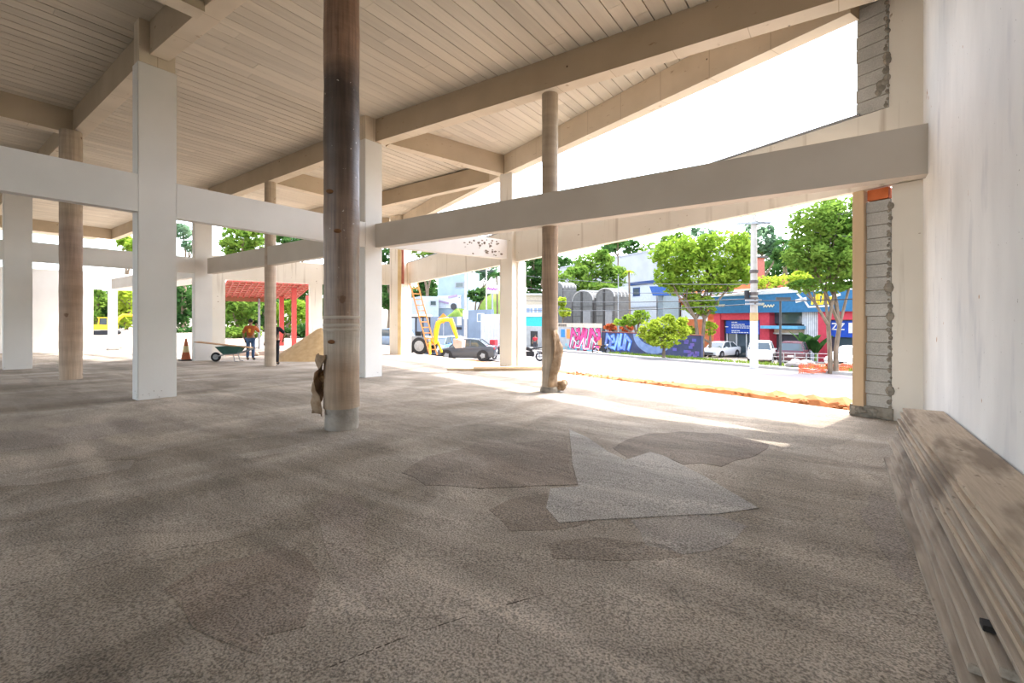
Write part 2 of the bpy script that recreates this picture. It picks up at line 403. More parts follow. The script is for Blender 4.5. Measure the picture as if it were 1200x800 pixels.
screed([(278, 534), (330, 524), (384, 514), (392, 517), (340, 530), (290, 539)], (.44, .38, .31), (.58, .51, .43), 'thin dusty screed streak by the wrapped column', .002)
screed([(-40, 512), (60, 502), (160, 492), (175, 500), (110, 515), (40, 526), (-40, 534)], (.34, .29, .24), (.46, .40, .34), 'wide pale screed far left', .002)
screed([(196, 690), (235, 668), (290, 655), (330, 641), (352, 652), (376, 680), (366, 712), (360, 740), (318, 752), (300, 770), (250, 752), (220, 740)], (.28, .225, .175), (.45, .38, .315), 'coarse dark screed near the camera', .003)
screed([(368, 600), (400, 575), (430, 600), (425, 650), (455, 690), (440, 720), (400, 690), (380, 640)], (.36, .30, .245), (.54, .465, .39), 'smooth screed ridge near the camera', .003)
screed([(640, 640), (700, 632), (780, 640), (800, 655), (720, 662), (650, 655)], (.28, .23, .18), (.42, .36, .295), 'brownish screed ahead of the camera', .002)  # slightly darker trowelled patch of concrete
screed([(1010, 600), (1022, 580), (1044, 590), (1060, 640), (1075, 690), (1050, 680), (1030, 640)], (.33, .28, .235), (.43, .37, .31), 'greyish screed beside the board stack', .002)
cr_ = MB()
for pts in ([(0, 690), (60, 678), (110, 664), (150, 656), (200, 644), (260, 634), (300, 628)], [(375, 792), (430, 770), (480, 745), (560, 722), (640, 700)], [(583, 760), (584, 745), (592, 735)], [(560, 573), (620, 572), (678, 570)]):
    q = [on_slab(x, y) for x, y in pts]
    for i in range(len(q)-1):
        a, b = q[i], q[i+1]
        for s in range(5):
            u, v = a.lerp(b, s/5), a.lerp(b, (s+r_.uniform(.6, 1))/5); cr_.tube([u-Vector((0, 0, .001)), v-Vector((0, 0, .001))], r_.uniform(.001, .004), 5)
struct(cr_.build('floor', mat('dark_trowel_ridge', (.13, .105, .08), (.09, .07, .055))), 'dark trowel ridges on the slab')
# long wall on the right with the plastered return
m = MB(); m.bb(XW, XW+.22, -20, YE+.25, -.35, hz(XW)+DK)
struct(m.build('wall_right', RWALL), 'tall white plaster wall along the right side')
m = MB(); p0, p1 = FL(1045)[0], FL(1081)[0]+Vector((.1, -.04)); m.slabwall(p1, p0, -.18, -.5, LB-.02)
p0u = FL(1042)[0]; m.slabwall(p1, p0u, -.18, LT, hz(0)+DK)
struct(m.build('wall_front', FACADE), 'white plastered strip beside the long wall')

# lintel wall over the street opening, with a metal flashing
m = MB(); m.slabwall(FL(1081)[0]+Vector((.1, -.04)), C1, -.18, LB, (LT, LT))
m.build('wall_street', FACADE)
struct(bpy.data.objects['wall_street'], 'white lintel wall over the street opening')
m = MB(); m.slabwall(FL(1008)[0], C1, -.24, LT, LT+.035, off=.03)
struct(m.build('trim_flashing', GREYM), 'thin grey metal flashing on top of the lintel wall')
m = MB(); m.slabwall(C1, C2, -.2, LB, LT); m.slabwall(C2, C3, -.2, LB, LT)
q262, q364 = None, None
def on_seg(x, a, b):
    d = k(x); e = b-a; den = d.x*e.y-d.y*e.x; D = (a.x*e.y-a.y*e.x)/den; return d*D, D
qa = on_seg(264, C2, C3)[0]; qb = on_seg(363, C2, C3)[0]
m.slabwall(C2, qb, -.2, -1, LB); m.slabwall(qa, C3, -.2, -1, LB)
struct(m.build('wall_far', FACADE), 'white wall with the broken out opening to the red pergola')
m = MB(); m.bb(-38.2, -38, -20, 7.4, -.8, H+3.0); m.bb(-38.2, -38, 7.4, 9.6, LB, H+3.0); m.bb(-38.0, -24.1, 9.4, 9.6, LB, LT)
struct(m.build('wall_left', WHITE), 'sunlit white wall at the far left')
m = MB(); m.bb(-38.2, 1.1, -20.2, -20, -.3, 1.2)
struct(m.build('wall_back', WHITE), 'low white wall behind')

# ceiling: boards running towards the street under a flat slab
def ymax(X):
    if X > C1.x: return J0.y+(J0.x-X)*EF.y/-EF.x+.3
    if X > C2.x: return C1.y+(C1.x-X)/(C1.x-C2.x)*(C2.y-C1.y)+.3
    if X > C3.x: return C2.y+(C2.x-X)/(C2.x-C3.x)*(C3.y-C2.y)+.2
    return 8.2
m = MB(); tones = []; X = 1.1; W = .29; G = .026
rnd = random.Random(3)
while X > -42:
    a, b = X-W+G, X; Y0 = -19
    cuts = [Y0+rnd.uniform(.5, 3.6)+3.6*i for i in range(15)]
    ye = min(ymax(a), ymax(b)); ys = [Y0]+[c for c in cuts if c < ye-.3]+[ye]
    for i in range(len(ys)-1):
        z = hz((a+b)/2)+DK+rnd.uniform(0, .004); n0 = len(m.f)
        m.bb(a, b, ys[i]+.004, ys[i+1], z, z+.05); tones += [rnd.uniform(.88, 1.05)]*(len(m.f)-n0)
    X -= W
pb = []
N = 60
for i in range(N+1):
    x = 1.1-43.1*i/N; pb.append(x)
n0 = len(m.f)
for i in range(N):
    a, b = pb[i+1], pb[i]; ya, yb = ymax(a), ymax(b); z0, z1 = hz(a)+DK+.045, hz(b)+DK+.045
    m.add([(a, -19, z0), (b, -19, z1), (b, yb, z1), (a, ya, z0), (a, -19, z0+.2), (b, -19, z1+.2), (b, yb, z1+.2), (a, ya, z0+.2)],
          [(3, 2, 1, 0), (4, 5, 6, 7), (0, 1, 5, 4), (2, 3, 7, 6), (1, 2, 6, 5), (3, 0, 4, 7)])
tones += [.45]*(len(m.f)-n0)
ce = struct(m.build('ceiling', DECK), 'ceiling of pale boards running towards the street')
at = ce.data.color_attributes.new('tone', 'FLOAT_COLOR', 'CORNER')
for p in ce.data.polygons:
    for li in p.loop_indices: at.data[li].color = (tones[p.index],)*3+(1,)

# beams: local x runs along the beam
def beam(name, a, b, w, za, zb, dep, m, label, cat='beam', group=None, off=0, cut=0):
    a = Vector(a); b = Vector(b); L = (b-a).length; mb = MB(); n = max(1, int(L/1.5)); zm = min(za, zb)
    vs = []; fs = []
    for y in (0, w):
        for i in range(n+1):
            t = i/n; z = za+(zb-za)*t-zm; vs += [(L*t, y, z), (L*t, y, z+dep)]
    o = 2*(n+1)
    for i in range(n):
        fs += [(2*i, 2*i+2, 2*i+3, 2*i+1), (o+2*i, o+2*i+1, o+2*i+3, o+2*i+2), (2*i, o+2*i, o+2*i+2, 2*i+2), (2*i+1, 2*i+3, o+2*i+3, o+2*i+1)]
    fs += [(0, 1, o+1, o), (2*n, o+2*n, o+2*n+1, 2*n+1)]
    mb.add(vs, fs); ob = mb.build(name, m)
    ob.location = (a.x, a.y, zm); ob.rotation_euler = (0, 0, math.atan2(b.y-a.y, b.x-a.x))
    return tag(ob, label, cat, group)
XP = -10.4
G1 = 'beams under the roof'
def rb(a, b, w, label): return beam('roof_beam', a, b, w, hz(a[0]), hz(b[0]), DK, BEIGE, label, 'beam', G1)
rb((XP, 7.85), (XW, 7.85), .32, 'beige concrete roof beam running from the middle white pillar over the slim round column to the right wall')
rb((-21.7, 7.85), (-10.72, 7.85), .32, 'beige roof beam resting on the far thin round column, left of the dark wrapped column')
rb((-36.2, 7.85), (-22, 7.85), .3, 'pale roof beam at the far left edge beside the trees')
beam('roof_beam', (XP+.02, 2.8), (XW, 2.8), .3, H+4.93, H+4.31, .8, BEIGE, 'stained beige roof beam at the top left, cut by the top of the frame', 'beam', G1)
beam('roof_beam', (-36, 2.8), (-10.74, 2.8), .3, H+5.2, H+4.95, .6, BEIGE, 'beige roof beam passing over the stained round column at left', 'beam', G1)
rb(tuple(FL(1007)[0]), tuple(J0+EF*9.8), .30, 'long roof edge beam framing the open sky above the street lintel')
rb(tuple(J0+EF*10.1), tuple(C1), .28, 'small roof edge beam between the street pillar and the far pillar with the pipe')
rb((-22.6, 12.4), (-9.32, 12.4), .28, 'roof beam running left from the top of the street pillar')
rb((-10.2, 8.17), (-9.1, 12.1), .3, 'short roof beam from the middle pillar to the street pillar')
rb((-16.6, 8.17), (-16.6, 12.5), .3, 'short roof beam seen behind the far thin round column')
rb((-16.5, -9.5), (-16.5, 2.8), .3, 'roof beam cut by the left edge of the frame beside the dark ceiling')
beam('roof_beam', (-7.85, -9.5), (-7.85, 2.8), .3, H+4.7, H+4.7, .75, BEIGE, 'stub of roof beam meeting the stained beam at the top of the frame', 'beam', G1)
rb((-36.1, -9), (-36.1, 7.85), .3, 'far roof beam seen between the left white pillar and the stained column')
rb(tuple(C2), (-19.9, 15.9), .25, 'short far roof beam beside the reddish pipe')

G2 = 'tie beams between pillars'
beam('tie_beam', (XP, 7.83), (XW, 7.83), .24, H+2.0, H+1.88, .645, GREIGE, 'long grey painted tie beam crossing in front of the street opening to the right wall', 'beam', G2)
beam('tie_beam', (-21.7, 7.83), (XP-.25, 7.83), .24, H+1.96, H+1.96, .65, GREIGE, 'grey tie beam behind the far thin round column, above the worker', 'beam', G2)
beam('tie_beam', (-36, 7.83), (-22.05, 7.83), .24, H+1.9, H+1.9, .6, WHITE, 'far white tie beam left of the second pillar line', 'beam', G2)
def tie_a(X, y0, y1, w, z0, z1, label, mt=WHITE): return beam('tie_beam', (X, y0), (X, y1), w, z0, z0, z1-z0, mt, label, 'beam', G2)
tie_a(XP, -9.8, 2.63, .22, H+1.99, H+2.67, 'white tie beam running off the left edge of the frame from the big white pillar')
tie_a(XP, 3.23, 7.5, .22, H+1.97, H+2.64, 'white tie beam between the big white pillar and the dark wrapped column')
tie_a(-21.9, -9.8, 2.09, .22, H+1.96, H+2.6, 'far white tie beam off the left edge of the frame')
tie_a(-21.9, 2.74, 7.43, .22, H+1.96, H+2.62, 'white tie beam behind the stained round column')
SPECK = FACADE
o = beam('tie_beam', (XP+.2, 8.05), (-8.98, 12.0), .24, H+2.03, H+2.03, .62, WHITE, 'short white tie beam with chipped holes beside the street pillar', 'beam', G2)
ch = MB(); rnd = random.Random(5)
L = (Vector((-8.98, 12.0))-Vector((XP+.2, 8.05))).length
for i in range(34):
    cx = L-rnd.uniform(.15, 1.7); cz = rnd.uniform(.06, .55); r = rnd.uniform(.02, .055)
    n = 6; ang = rnd.uniform(0, 3); el = rnd.uniform(.4, 1)
    pts = [(cx+r*math.cos(2*math.pi*j/n+ang)*rnd.uniform(.7, 1.3), cz+r*el*math.sin(2*math.pi*j/n+ang)*rnd.uniform(.7, 1.3)) for j in range(n)]
    ch.extr(pts, -.012, .02)
ch.build('chipped_patch', mat('chip_brown', (.26, .21, .16), (.14, .11, .09)), o)['label'] = 'brown chipped holes'

# pillars
def pillar(x0, x1, y0, y1, ztop, label, stub=True, name='pillar', mt=WHITE):
    z0 = min(slab(x, y) for x in (x0, x1) for y in (y0, y1)); cx, cy = (x0+x1)/2, (y0+y1)/2
    e = thing(name, label, 'pillar', (cx, cy, z0), 0, 'white concrete pillars')
    w, d = x1-x0, y1-y0
    MB().box((0, 0, (ztop-z0)/2), (w, d, ztop-z0)).build('shaft', mt, e, bevel=.012)
    zr = hz(cx)+DK-z0-.005
    if stub: MB().box((0, 0, (ztop-z0+zr)/2+.003), (w*.93, d*.93, zr-(ztop-z0))).build('head', BEIGE, e)['label'] = 'bare beige concrete head'
    # crumbs and dirt splashed at the foot
    f = MB(); r = random.Random(int(abs(cx*31+cy*7)))
    for i in range(26):
        s = r.choice([(1, 0), (-1, 0), (0, 1), (0, -1)]); t = r.uniform(-.5, .5); a = r.uniform(.004, .012)
        px = s[0]*(w/2+.004) if s[0] else t*w; py = s[1]*(d/2+.004) if s[1] else t*d
        f.ball((px, py, r.uniform(.02, .16)+ (slab(cx+px, cy+py)-z0)), (a, a, a*.8), 6, 4)
    f.build('mortar_crumb', mat('pale_mortar', (.5, .46, .41)), e)
    return e
pillar(XP-.32, XP+.003, 2.63, 3.23, H+4.75, 'big white pillar nearest at left, crossed by the white tie beam')
pillar(XP-.27, XP+.003, 7.5, 8.06, hz(XP)-.02, 'white pillar right behind the dark wrapped column, holding the long grey tie beam')
pillar(-22.2, -21.897, 2.09, 2.74, hz(-22)-.05, 'white pillar at the left edge of the frame')
pillar(-22.2, -21.897, 7.43, 8.09, hz(-22)-.05, 'far white pillar behind the traffic cone')
e = pillar(-9.3, -8.78, 12.0, 12.67, hz(-9.5), 'white street side pillar with lumber lying at its foot', stub=True, mt=FACADE)
MB().box((.30, .12, (LB-slab(-9.5, 12.4))/2), (.10, .42, LB-slab(-9.5, 12.4))).build('jamb_strip', FACADE, e)
e = pillar(-19.7, -18.8, 15.75, 16.5, hz(-19.5), 'far stained pillar with the reddish drain pipe', stub=True, mt=FACADE)
zb = e.location.z
pp = P(472, 23.6)-Vector(e.location[:2])
MB().tube([(pp.x, pp.y, LB-zb-.05), (pp.x, pp.y, hz(-19)-zb+.2)], .075, 12).build('drain_pipe', mat('terracotta_pipe', (.33, .10, .06), (.27, .08, .05), rough=.5), e, smooth=True)
pq = P(468.2, 23.65)-Vector(e.location[:2])
MB().box((pq.x, pq.y, (hz(-19)-zb)/2), (.17, .1, hz(-19)-zb), rz=TH).build('stained_strip', mat('yellow_stain', (.62, .48, .26), (.5, .36, .18), scale=2), e)['label'] = 'yellow stained strip'
q = P(132, 29.0)
e = thing('pillar', 'far thin white post in front of the yellow excavator', 'pillar', (q.x, q.y, slab(q.x, q.y)))
MB().box((0, 0, (LB-slab(q.x, q.y))/2), (.35, .42, LB-slab(q.x, q.y))).build('shaft', WHITE, e, bevel=.01)
MB().box((0, 0, .06), (.5, .56, .12)).build('foot', MORTAR, e)

# round columns
def tube_mat(name, stops, z0, z1, spat=.76, gloss=.75, streak=.6):
    m = bpy.data.materials.new(name); m.use_nodes = True; t = m.node_tree; b = t.nodes['Principled BSDF']
    b.inputs['Roughness'].default_value = gloss
    tc = t.nodes.new('ShaderNodeTexCoord'); sx = t.nodes.new('ShaderNodeSeparateXYZ'); t.links.new(tc.outputs['Object'], sx.inputs[0])
    mr = t.nodes.new('ShaderNodeMapRange'); mr.inputs[1].default_value = z0; mr.inputs[2].default_value = z1
    ad = t.nodes.new('ShaderNodeMath'); ad.operation = 'MULTIPLY_ADD'; ad.inputs[1].default_value = .5
    t.links.new(noise_n(t, 2.5, 5), ad.inputs[0]); t.links.new(sx.outputs[2], ad.inputs[2])
    sb = t.nodes.new('ShaderNodeMath'); sb.operation = 'SUBTRACT'; sb.inputs[1].default_value = .25
    t.links.new(ad.outputs[0], sb.inputs[0]); t.links.new(sb.outputs[0], mr.inputs[0])
    base = ramp(t, mr.outputs[0], stops)
    s = ramp(t, noise_n(t, 6, 6, (5, 5, .25)), [(.35, 1-.45*streak), (.65, 1+.2*streak)])
    base = mixc(t, 1.0, base, s, 'MULTIPLY')
    bd = ramp(t, noise_n(t, 1.1, 5, (.4, .4, 3)), [(.38, .78), (.6, 1.08)])
    base = mixc(t, .7, base, bd, 'MULTIPLY')
    sp = ramp(t, noise_n(t, 22, 2), [(spat, 0.0), (spat+.015, 1.0)])
    base = mixc(t, sp, base, (.62, .56, .48))
    kn = ramp(t, noise_n(t, 4.2, 3, (1, 1, .8)), [(.69, 0.0), (.73, .8)])
    base = mixc(t, kn, base, (.16, .08, .04))
    t.links.new(base, b.inputs['Base Color'])
    bp = t.nodes.new('ShaderNodeBump'); bp.inputs['Strength'].default_value = .4; bp.inputs['Distance'].default_value = .02
    t.links.new(noise_n(t, 7, 5, (1, 1, 3)), bp.inputs['Height']); t.links.new(bp.outputs[0], b.inputs['Normal'])
    return m
TAN = (.44, .325, .225); BRN = (.235, .145, .09); DBR = (.085, .055, .04); PALE = (.50, .43, .35); MID = (.30, .215, .155)
def rag(seed, z0, z1, r0, nn=10):                      # crumpled torn sheet stuck to the shaft
    r = random.Random(seed); me = MB(); g = []
    for i in range(nn+1):
        row = []
        for j in range(5):
            t = i/nn; a = (j-2)*.22+.25*math.sin(t*5+seed)
            rr = r0+.03+.05*math.sin(t*7+j*1.3)+r.uniform(0, .03)+.05*t
            row.append((a, rr, z1+(z0-z1)*t+r.uniform(-.015, .015)))
        g.append(row)
    return g
def rag_mesh(g, ang):
    m = MB(); n = len(g); w = len(g[0]); th = .012
    vs = []
    for s in (0, th):
        for row in g:
            for a, rr, z in row: vs.append(((rr+s)*math.cos(a+ang), (rr+s)*math.sin(a+ang), z))
    o = n*w; fs = []
    for i in range(n-1):
        for j in range(w-1):
            p = i*w+j; fs += [(p, p+1, p+w+1, p+w), (o+p, o+p+w, o+p+w+1, o+p+1)]
    for i in range(n-1): fs += [(i*w, i*w+w, o+i*w+w, o+i*w), (i*w+w-1, o+i*w+w-1, o+i*w+2*w-1, i*w+2*w-1)]
    for j in range(w-1): fs += [(j, o+j, o+j+1, j+1), ((n-1)*w+j, (n-1)*w+j+1, o+(n-1)*w+j+1, o+(n-1)*w+j)]
    m.add(vs, fs); return m
def column(x, y, r, label, mt, base_h=0, wrap=None, ztop=None, low=None, capz=None, fl=None):
    z0 = slab(x, y)-.01; zt = (ztop or hz(x))-z0
    e = thing('round_column', label, 'column', (x, y, z0), 0, 'round concrete columns')
    b = base_h
    if base_h:
        pr = [(r*.93, 0), (r*.96, base_h*.3), (r*.94, base_h*.6), (r*.95, base_h+.02)]
        MB().lathe(pr, n=28).build('concrete_base', mat('bare_concrete_base', (.40, .36, .31), (.28, .25, .21), scale=6, bump=.5, bscale=25), e, smooth=True)['label'] = 'bare grey concrete base below the wrapping'
    cut = low or None
    def rr(z): return r*(1+.012*math.sin(z*5.1+x)+.008*math.sin(z*13+y))
    def seg(a, c):
        nz = max(4, int((c-a)/.12)); return MB().lathe([(rr(a+(c-a)*i/nz), a+(c-a)*i/nz) for i in range(nz+1)], n=32)
    if cut:
        seg(b, cut).build('lower_wrap', mt[0], e, smooth=True); seg(cut, zt).build('upper_shaft', mt[1], e, smooth=True)
    else: seg(b, zt).build('shaft', mt[0], e, smooth=True)
    return e
p = P(400.5, 5.93)
M_A = tube_mat('tan_cardboard_wrap', [(0, TAN), (.45, (.40, .28, .19)), (.62, (.47, .37, .28)), (.75, PALE), (1, (.36, .26, .19))], .2, 1.5, spat=.80, streak=.35)
M_B = tube_mat('dark_plastic_wrap', [(0, (.34, .24, .175)), (.25, (.31, .215, .16)), (.42, (.20, .13, .095)), (.58, (.10, .068, .052)), (.75, (.075, .05, .04)), (.84, (.30, .18, .12)), (1, (.26, .15, .10))], 1.3, 5.5, spat=.73, gloss=.4)
e = column(p.x, p.y, .222, 'nearest round column, dark glossy wrapping above and torn tan wrap near the floor', (M_A, M_B), base_h=.29, low=1.42)
ang = math.atan2(-R2.y, -R2.x)+.35
rag_mesh(rag(2, .22, .98, .222), ang).build('torn_flap', mat('torn_paper', (.40, .29, .19), (.25, .16, .09), scale=9), e, smooth='all')
rg = MB()
for z in (1.36, 1.46, 1.30): rg.lathe([(.225, z-.02), (.232, z-.012), (.232, z+.012), (.225, z+.02)], n=32, cap=False)
rg.build('wrap_band', mat('pale_tape', (.52, .45, .37), (.42, .35, .28)), e, smooth='all')
lump = MB(); r = random.Random(4)
for i in range(7): lump.ball((.2*math.cos(ang+r.uniform(-.3, .3)), .2*math.sin(ang+r.uniform(-.3, .3)), .62+r.uniform(-.12, .12)), (r.uniform(.03, .07),)*3, 7, 5)
lump.build('expanding_foam', mat('foam_brown', (.30, .19, .09), (.16, .09, .04), scale=14), e, smooth='all')
kn = MB()
for zz, da in ((3.05, .9), (1.15, 1.0), (2.55, 1.35)): kn.ball((.222*math.cos(ang+da), .222*math.sin(ang+da), zz), (.05, .05, .028), 8, 5)
kn.build('resin_knot', mat('rust_knot', (.22, .10, .04)), e, smooth='all')

p = P(644, 9.72)
M_C = tube_mat('brown_tube_wrap', [(0, (.47, .38, .29)), (.2, (.50, .42, .33)), (.42, (.38, .27, .19)), (.6, (.36, .25, .17)), (1, (.40, .29, .20))], 0, 3.5, spat=.78, streak=.5)
M_D = tube_mat('smooth_beige_shaft', [(0, (.44, .35, .26)), (1, (.47, .38, .28))], 3, 7, spat=.86, streak=.15)
e = column(-4.944, 8.1, .168, 'slim round column crossing the long grey tie beam, ragged wrap at its foot', (M_C, M_D), low=H+2.3-slab(-4.944, 8.1))
a2 = math.atan2(R2.y, R2.x)
lump = MB(); r = random.Random(9)
for i in range(11): lump.ball((.24*math.cos(a2-.15)+r.uniform(-.08, .1), .24*math.sin(a2-.15)+r.uniform(-.08, .1), .12+r.uniform(-.05, .14)), (r.uniform(.05, .1), r.uniform(.05, .1), r.uniform(.04, .09)), 8, 5)
lump.build('wrap_lump', mat('torn_paper', (.4, .3, .2)), e, smooth='all')
rag_mesh(rag(6, .15, 1.3, .165), a2-1.15).build('torn_flap', mat('torn_paper', (.4, .3, .2)), e, smooth='all')
fc = MB(); fc.lathe([(.2, -.02), (.21, .04), (.19, .1), (.175, .12)], n=24); fc.build('foot_ring', MORTAR, e, smooth=True)

p = P(83, 11.1)
M_E = tube_mat('tan_tube_wrap', [(0, (.52, .39, .28)), (.25, (.44, .30, .21)), (.5, (.42, .29, .21)), (.72, (.36, .25, .19)), (.86, (.46, .35, .25)), (1, (.48, .38, .28))], 0, 5.2, spat=.84, streak=.35)
column(-16.4, 2.75, .23, 'stained tan round column left of the big white pillar', (M_E,))
p = P(316, 15.9)
M_F = tube_mat('spotted_tan_shaft', [(0, (.50, .40, .30)), (.3, (.48, .36, .27)), (.55, (.52, .41, .32)), (1, (.50, .40, .29))], 0, 6, spat=.80, streak=.3)
e = column(-16.6, 7.98, .185, 'far thin round column the two workers stand beside', (M_F,))

# jamb at the right end of the street opening
def blocks(x0, x1, z0, z1, label, seed, step=.19):
    a, b = FL(x1)[0], FL(x0)[0]; d = (b-a); L = d.length; d.normalize(); nn = Vector((d.y, -d.x)) if Vector((d.y, -d.x)).dot(NF) > 0 else Vector((-d.y, d.x))
    r = random.Random(seed); M = Matrix.Rotation(math.atan2(d.y, d.x), 3, 'Z'); mb = MB(); z = z0; i = 0
    while z < z1-.02:
        hgt = min(step, z1-z)
        e0 = r.uniform(-.01, .012); c = a+d*(L/2+e0/2)+nn*(.075+r.uniform(-.006, .006))
        mb.cur = 0; mb.box((c.x, c.y, z+hgt/2-.006), (L-.012+e0, .15, hgt-.014), M=M)
        z += hgt; i += 1
    mb.cur = 1
    c = a+d*(L/2)+nn*.078; mb.box((c.x, c.y, (z0+z1)/2), (L-.03, .13, z1-z0-.01), M=M)
    for j in range(int((z1-z0)/.055)):                # mortar squeezed out along the plaster edge
        zz = z0+j*.055+r.uniform(0, .04); s = r.uniform(.012, .03)*(2.2 if r.random() < .08 else 1); q = a+d*r.uniform(-.004, .03)-nn*.004
        mb.ball((q.x, q.y, zz), (s, s*.7, s*1.2), 6, 4)
    return struct(mb.build('wall_front', [BLOCK, MORTAR]), label)
zf = slab(*FL(1030)[0])
blocks(1014.5, 1044, zf+.16, LB-.19, 'exposed grey block edge of the wall', 11)
blocks(1003, 1041, LT+.01, hz(0)+DK, 'grey block pier above the lintel', 12, step=.2)
mb = MB(); a, b = FL(1044)[0], FL(1000)[0]; d = (b-a).normalized(); M = Matrix.Rotation(math.atan2(d.y, d.x), 3, 'Z')
c = (a+b)/2+NF*.07; mb.box((c.x, c.y, zf+.07), ((b-a).length+.06, .24, .19), M=M); r = random.Random(2)
for i in range(16):
    q = a+(b-a)*r.random()-NF*.05; mb.ball((q.x, q.y, zf+.02+r.uniform(0, .1)), (r.uniform(.03, .07), .04, r.uniform(.02, .05)), 7, 5)
struct(mb.build('baseboard_front', MORTAR), 'rough mortar footing under the block edge')
mb = MB(); q = FL(1040)[0]-NF*.01
for dx, dz, s in ((0, 0, .05), (.03, .05, .045), (-.035, -.06, .06), (-.05, -.01, .05), (-.07, -.12, .045)):
    v = q-EF*-(dx-.03)*-1; mb.ball((v.x, v.y, H+(375-95)*FL(1040)[1]/FPX+dz), (s, .03, s*1.1), 8, 6)
struct(mb.build('trim_mortar', MORTAR), 'lump of mortar on the plaster edge')
# orange clay block and formwork board
a, b = FL(1043)[0], FL(1015)[0]; c = (a+b)/2+NF*.06
e = thing('clay_block', 'orange hollow clay block wedged above the grey block edge', 'brick', (c.x, c.y, LB-.185), math.atan2(d.y, d.x))
L = (b-a).length-.03; CL = mat('orange_clay', (.62, .17, .06), (.5, .13, .04), scale=8)
MB().box((0, 0, .08), (L, .13, .16)).build('clay_body', CL, e, bevel=.006)
rbm = MB()
for i in range(5): rbm.box((0, -.02, .02+i*.03), (L+.002, .12, .008))
rbm.build('groove_rib', CL, e)
a, b = FL(1015)[0], FL(1000)[0]; c = (a+b)/2; L = (b-a).length
e = thing('formwork_board', 'upright raw pine board nailed to the block edge of the street opening', 'board', (c.x, c.y, zf+.15), math.atan2(d.y, d.x))
MB().box((0, -.04, (LB-zf-.17)/2), (L-.02, .2, LB-zf-.17)).build('board', WOOD, e, bevel=.004)

# stack of scaffold boards along the right wall
rnd = random.Random(21)
def board(xl, xr, y0, y1, z, th, label, mi, skew=0.0, tilt=0, cut=0):
    n = 14; w = xr-xl; mb = MB(); vs = []; zz = []
    cx, cy = (xl+xr)/2, (y0+y1)/2; L = y1-y0; sd = rnd.random()*9
    for i in range(n+1):
        t = i/n; y = -L/2+L*t; bow = .006*math.sin(t*math.pi*2+sd); e1, e2 = rnd.uniform(-.002, .002), rnd.uniform(-.002, .002)
        s = skew*(t-.5)
        cutx = cut if i == 0 else 0
        vs += [(-w/2+bow+s+e1, y, 0), (w/2+bow+s+e2, y+cutx, 0), (w/2+bow+s+e2, y+cutx, th), (-w/2+bow+s+e1, y, th)]
    fs = []
    for i in range(n):
        a = 4*i
        for j in range(4): fs.append((a+j, a+(j+1) % 4, a+4+(j+1) % 4, a+4+j))
    fs += [(3, 2, 1, 0), (4*n, 4*n+1, 4*n+2, 4*n+3)]
    mb.add(vs, fs); o = mb.build('scaffold_board', PLANK[mi], bevel=.003); o.location = (cx, cy, z)
    o.rotation_euler = (math.atan(-.0225*CT)+0, 0, 0)
    return tag(o, label, 'board', 'scaffold boards stacked along the right wall')
STK = [  # left edge, right edge, near end, far end, thickness, label
    (.330, .63, .55, 5.74, .034, 'lowest grey board of the stack, its left edge sticking out farthest over the floor', 1),
    (.372, .66, 2.30, 5.66, .034, 'second board from the floor, near end broken off, lying on the lowest board', 1),
    (.398, .70, 2.12, 6.36, .036, 'third board from the floor, its square near end showing', 1),
    (.425, .74, 2.20, 6.42, .036, 'fourth board from the floor, just below the black wedge', 1),
    (.452, .78, 1.2, 6.2, .03, 'grey board lying on the black wedge in the side of the stack', 1),
    (.466, .79, .6, 6.45, .033, 'board second above the black wedge in the stack', 0),
    (.476, .81, .7, 6.3, .033, 'board third above the black wedge in the stack', 1),
    (.490, .82, .6, 6.5, .034, 'board fourth from the top of the stack', 0),
    (.500, .83, .6, 6.42, .034, 'board third from the top of the stack', 1),
    (.515, .84, .5, 6.55, .034, 'board directly under the wide top board of the stack', 0),
    (.535, .865, .4, 6.6, .038, 'wide topmost scaffold board with dark stains against the right wall', 0)]
z = .004
for i, (xl, xr, y0, y1, th, lb, mi) in enumerate(STK):
    if i == 4:
        zz = z
        wd = MB(); wd.extr([(-.045, 0), (.05, 0), (.05, .028), (-.045, .022)], -.03, .03)
        w = wd.build('wedge', mat('black_wood', (.03, .024, .02), (.015, .012, .01)), bevel=.002); w.location = (.47, 2.45, zz+slab(.47, 2.45)); tag(w, 'small black wooden wedge poking out of the side of the board stack', 'wedge')
        z += .03
    ym = (y0+y1)/2; zc = z+slab((xl+xr)/2, ym)
    board(xl, xr, y0, y1, zc, th, lb, mi, skew=rnd.uniform(-.009, .009), cut=(.03, -.02, .05, -.06, .02, .01, 0, 0, .01, 0, 0)[i])
    z += th+.001
STACK_TOP = z
# ------------------------------------------------------------------ ground outside, road, kerb
_terr_old = terr
def terr(X, Y):
    n = n_of(X, Y); F = -ST*X+CT*Y; md = NF.x*X+NF.y*Y-NF.dot(J0)
    zs = street(X, min(Y, 55)) + .17*max(0, n-58)
    zy = -.0225*min(F, 26)+(.03*(min(F, 70)-30) if F > 30 else 0)
    w = sstep(.5, 4.5, md)
    return zs*w+zy*(1-w)
SAND = mat('pale_dusty_ground', (.33, .275, .215), (.26, .21, .16), rough=.95, scale=.5, bump=.4, bscale=8)
def ground_mat():
    m = bpy.data.materials.new('dust_and_grass_ground'); m.use_nodes = True; t = m.node_tree; b = t.nodes['Principled BSDF']
    b.inputs['Roughness'].default_value = .95
    base = ramp(t, noise_n(t, .6, 7), [(.3, (.46, .39, .31)), (.7, (.60, .53, .45))])
    t.links.new(base, b.inputs['Base Color']); return m
GRASS = mat('short_grass', (.10, .17, .02), (.06, .11, .015), rough=.95, scale=1.5)
mb = MB(); GX = [-130+2*i for i in range(96)]; GY = [-24+2*i for i in range(105)]
vs = []
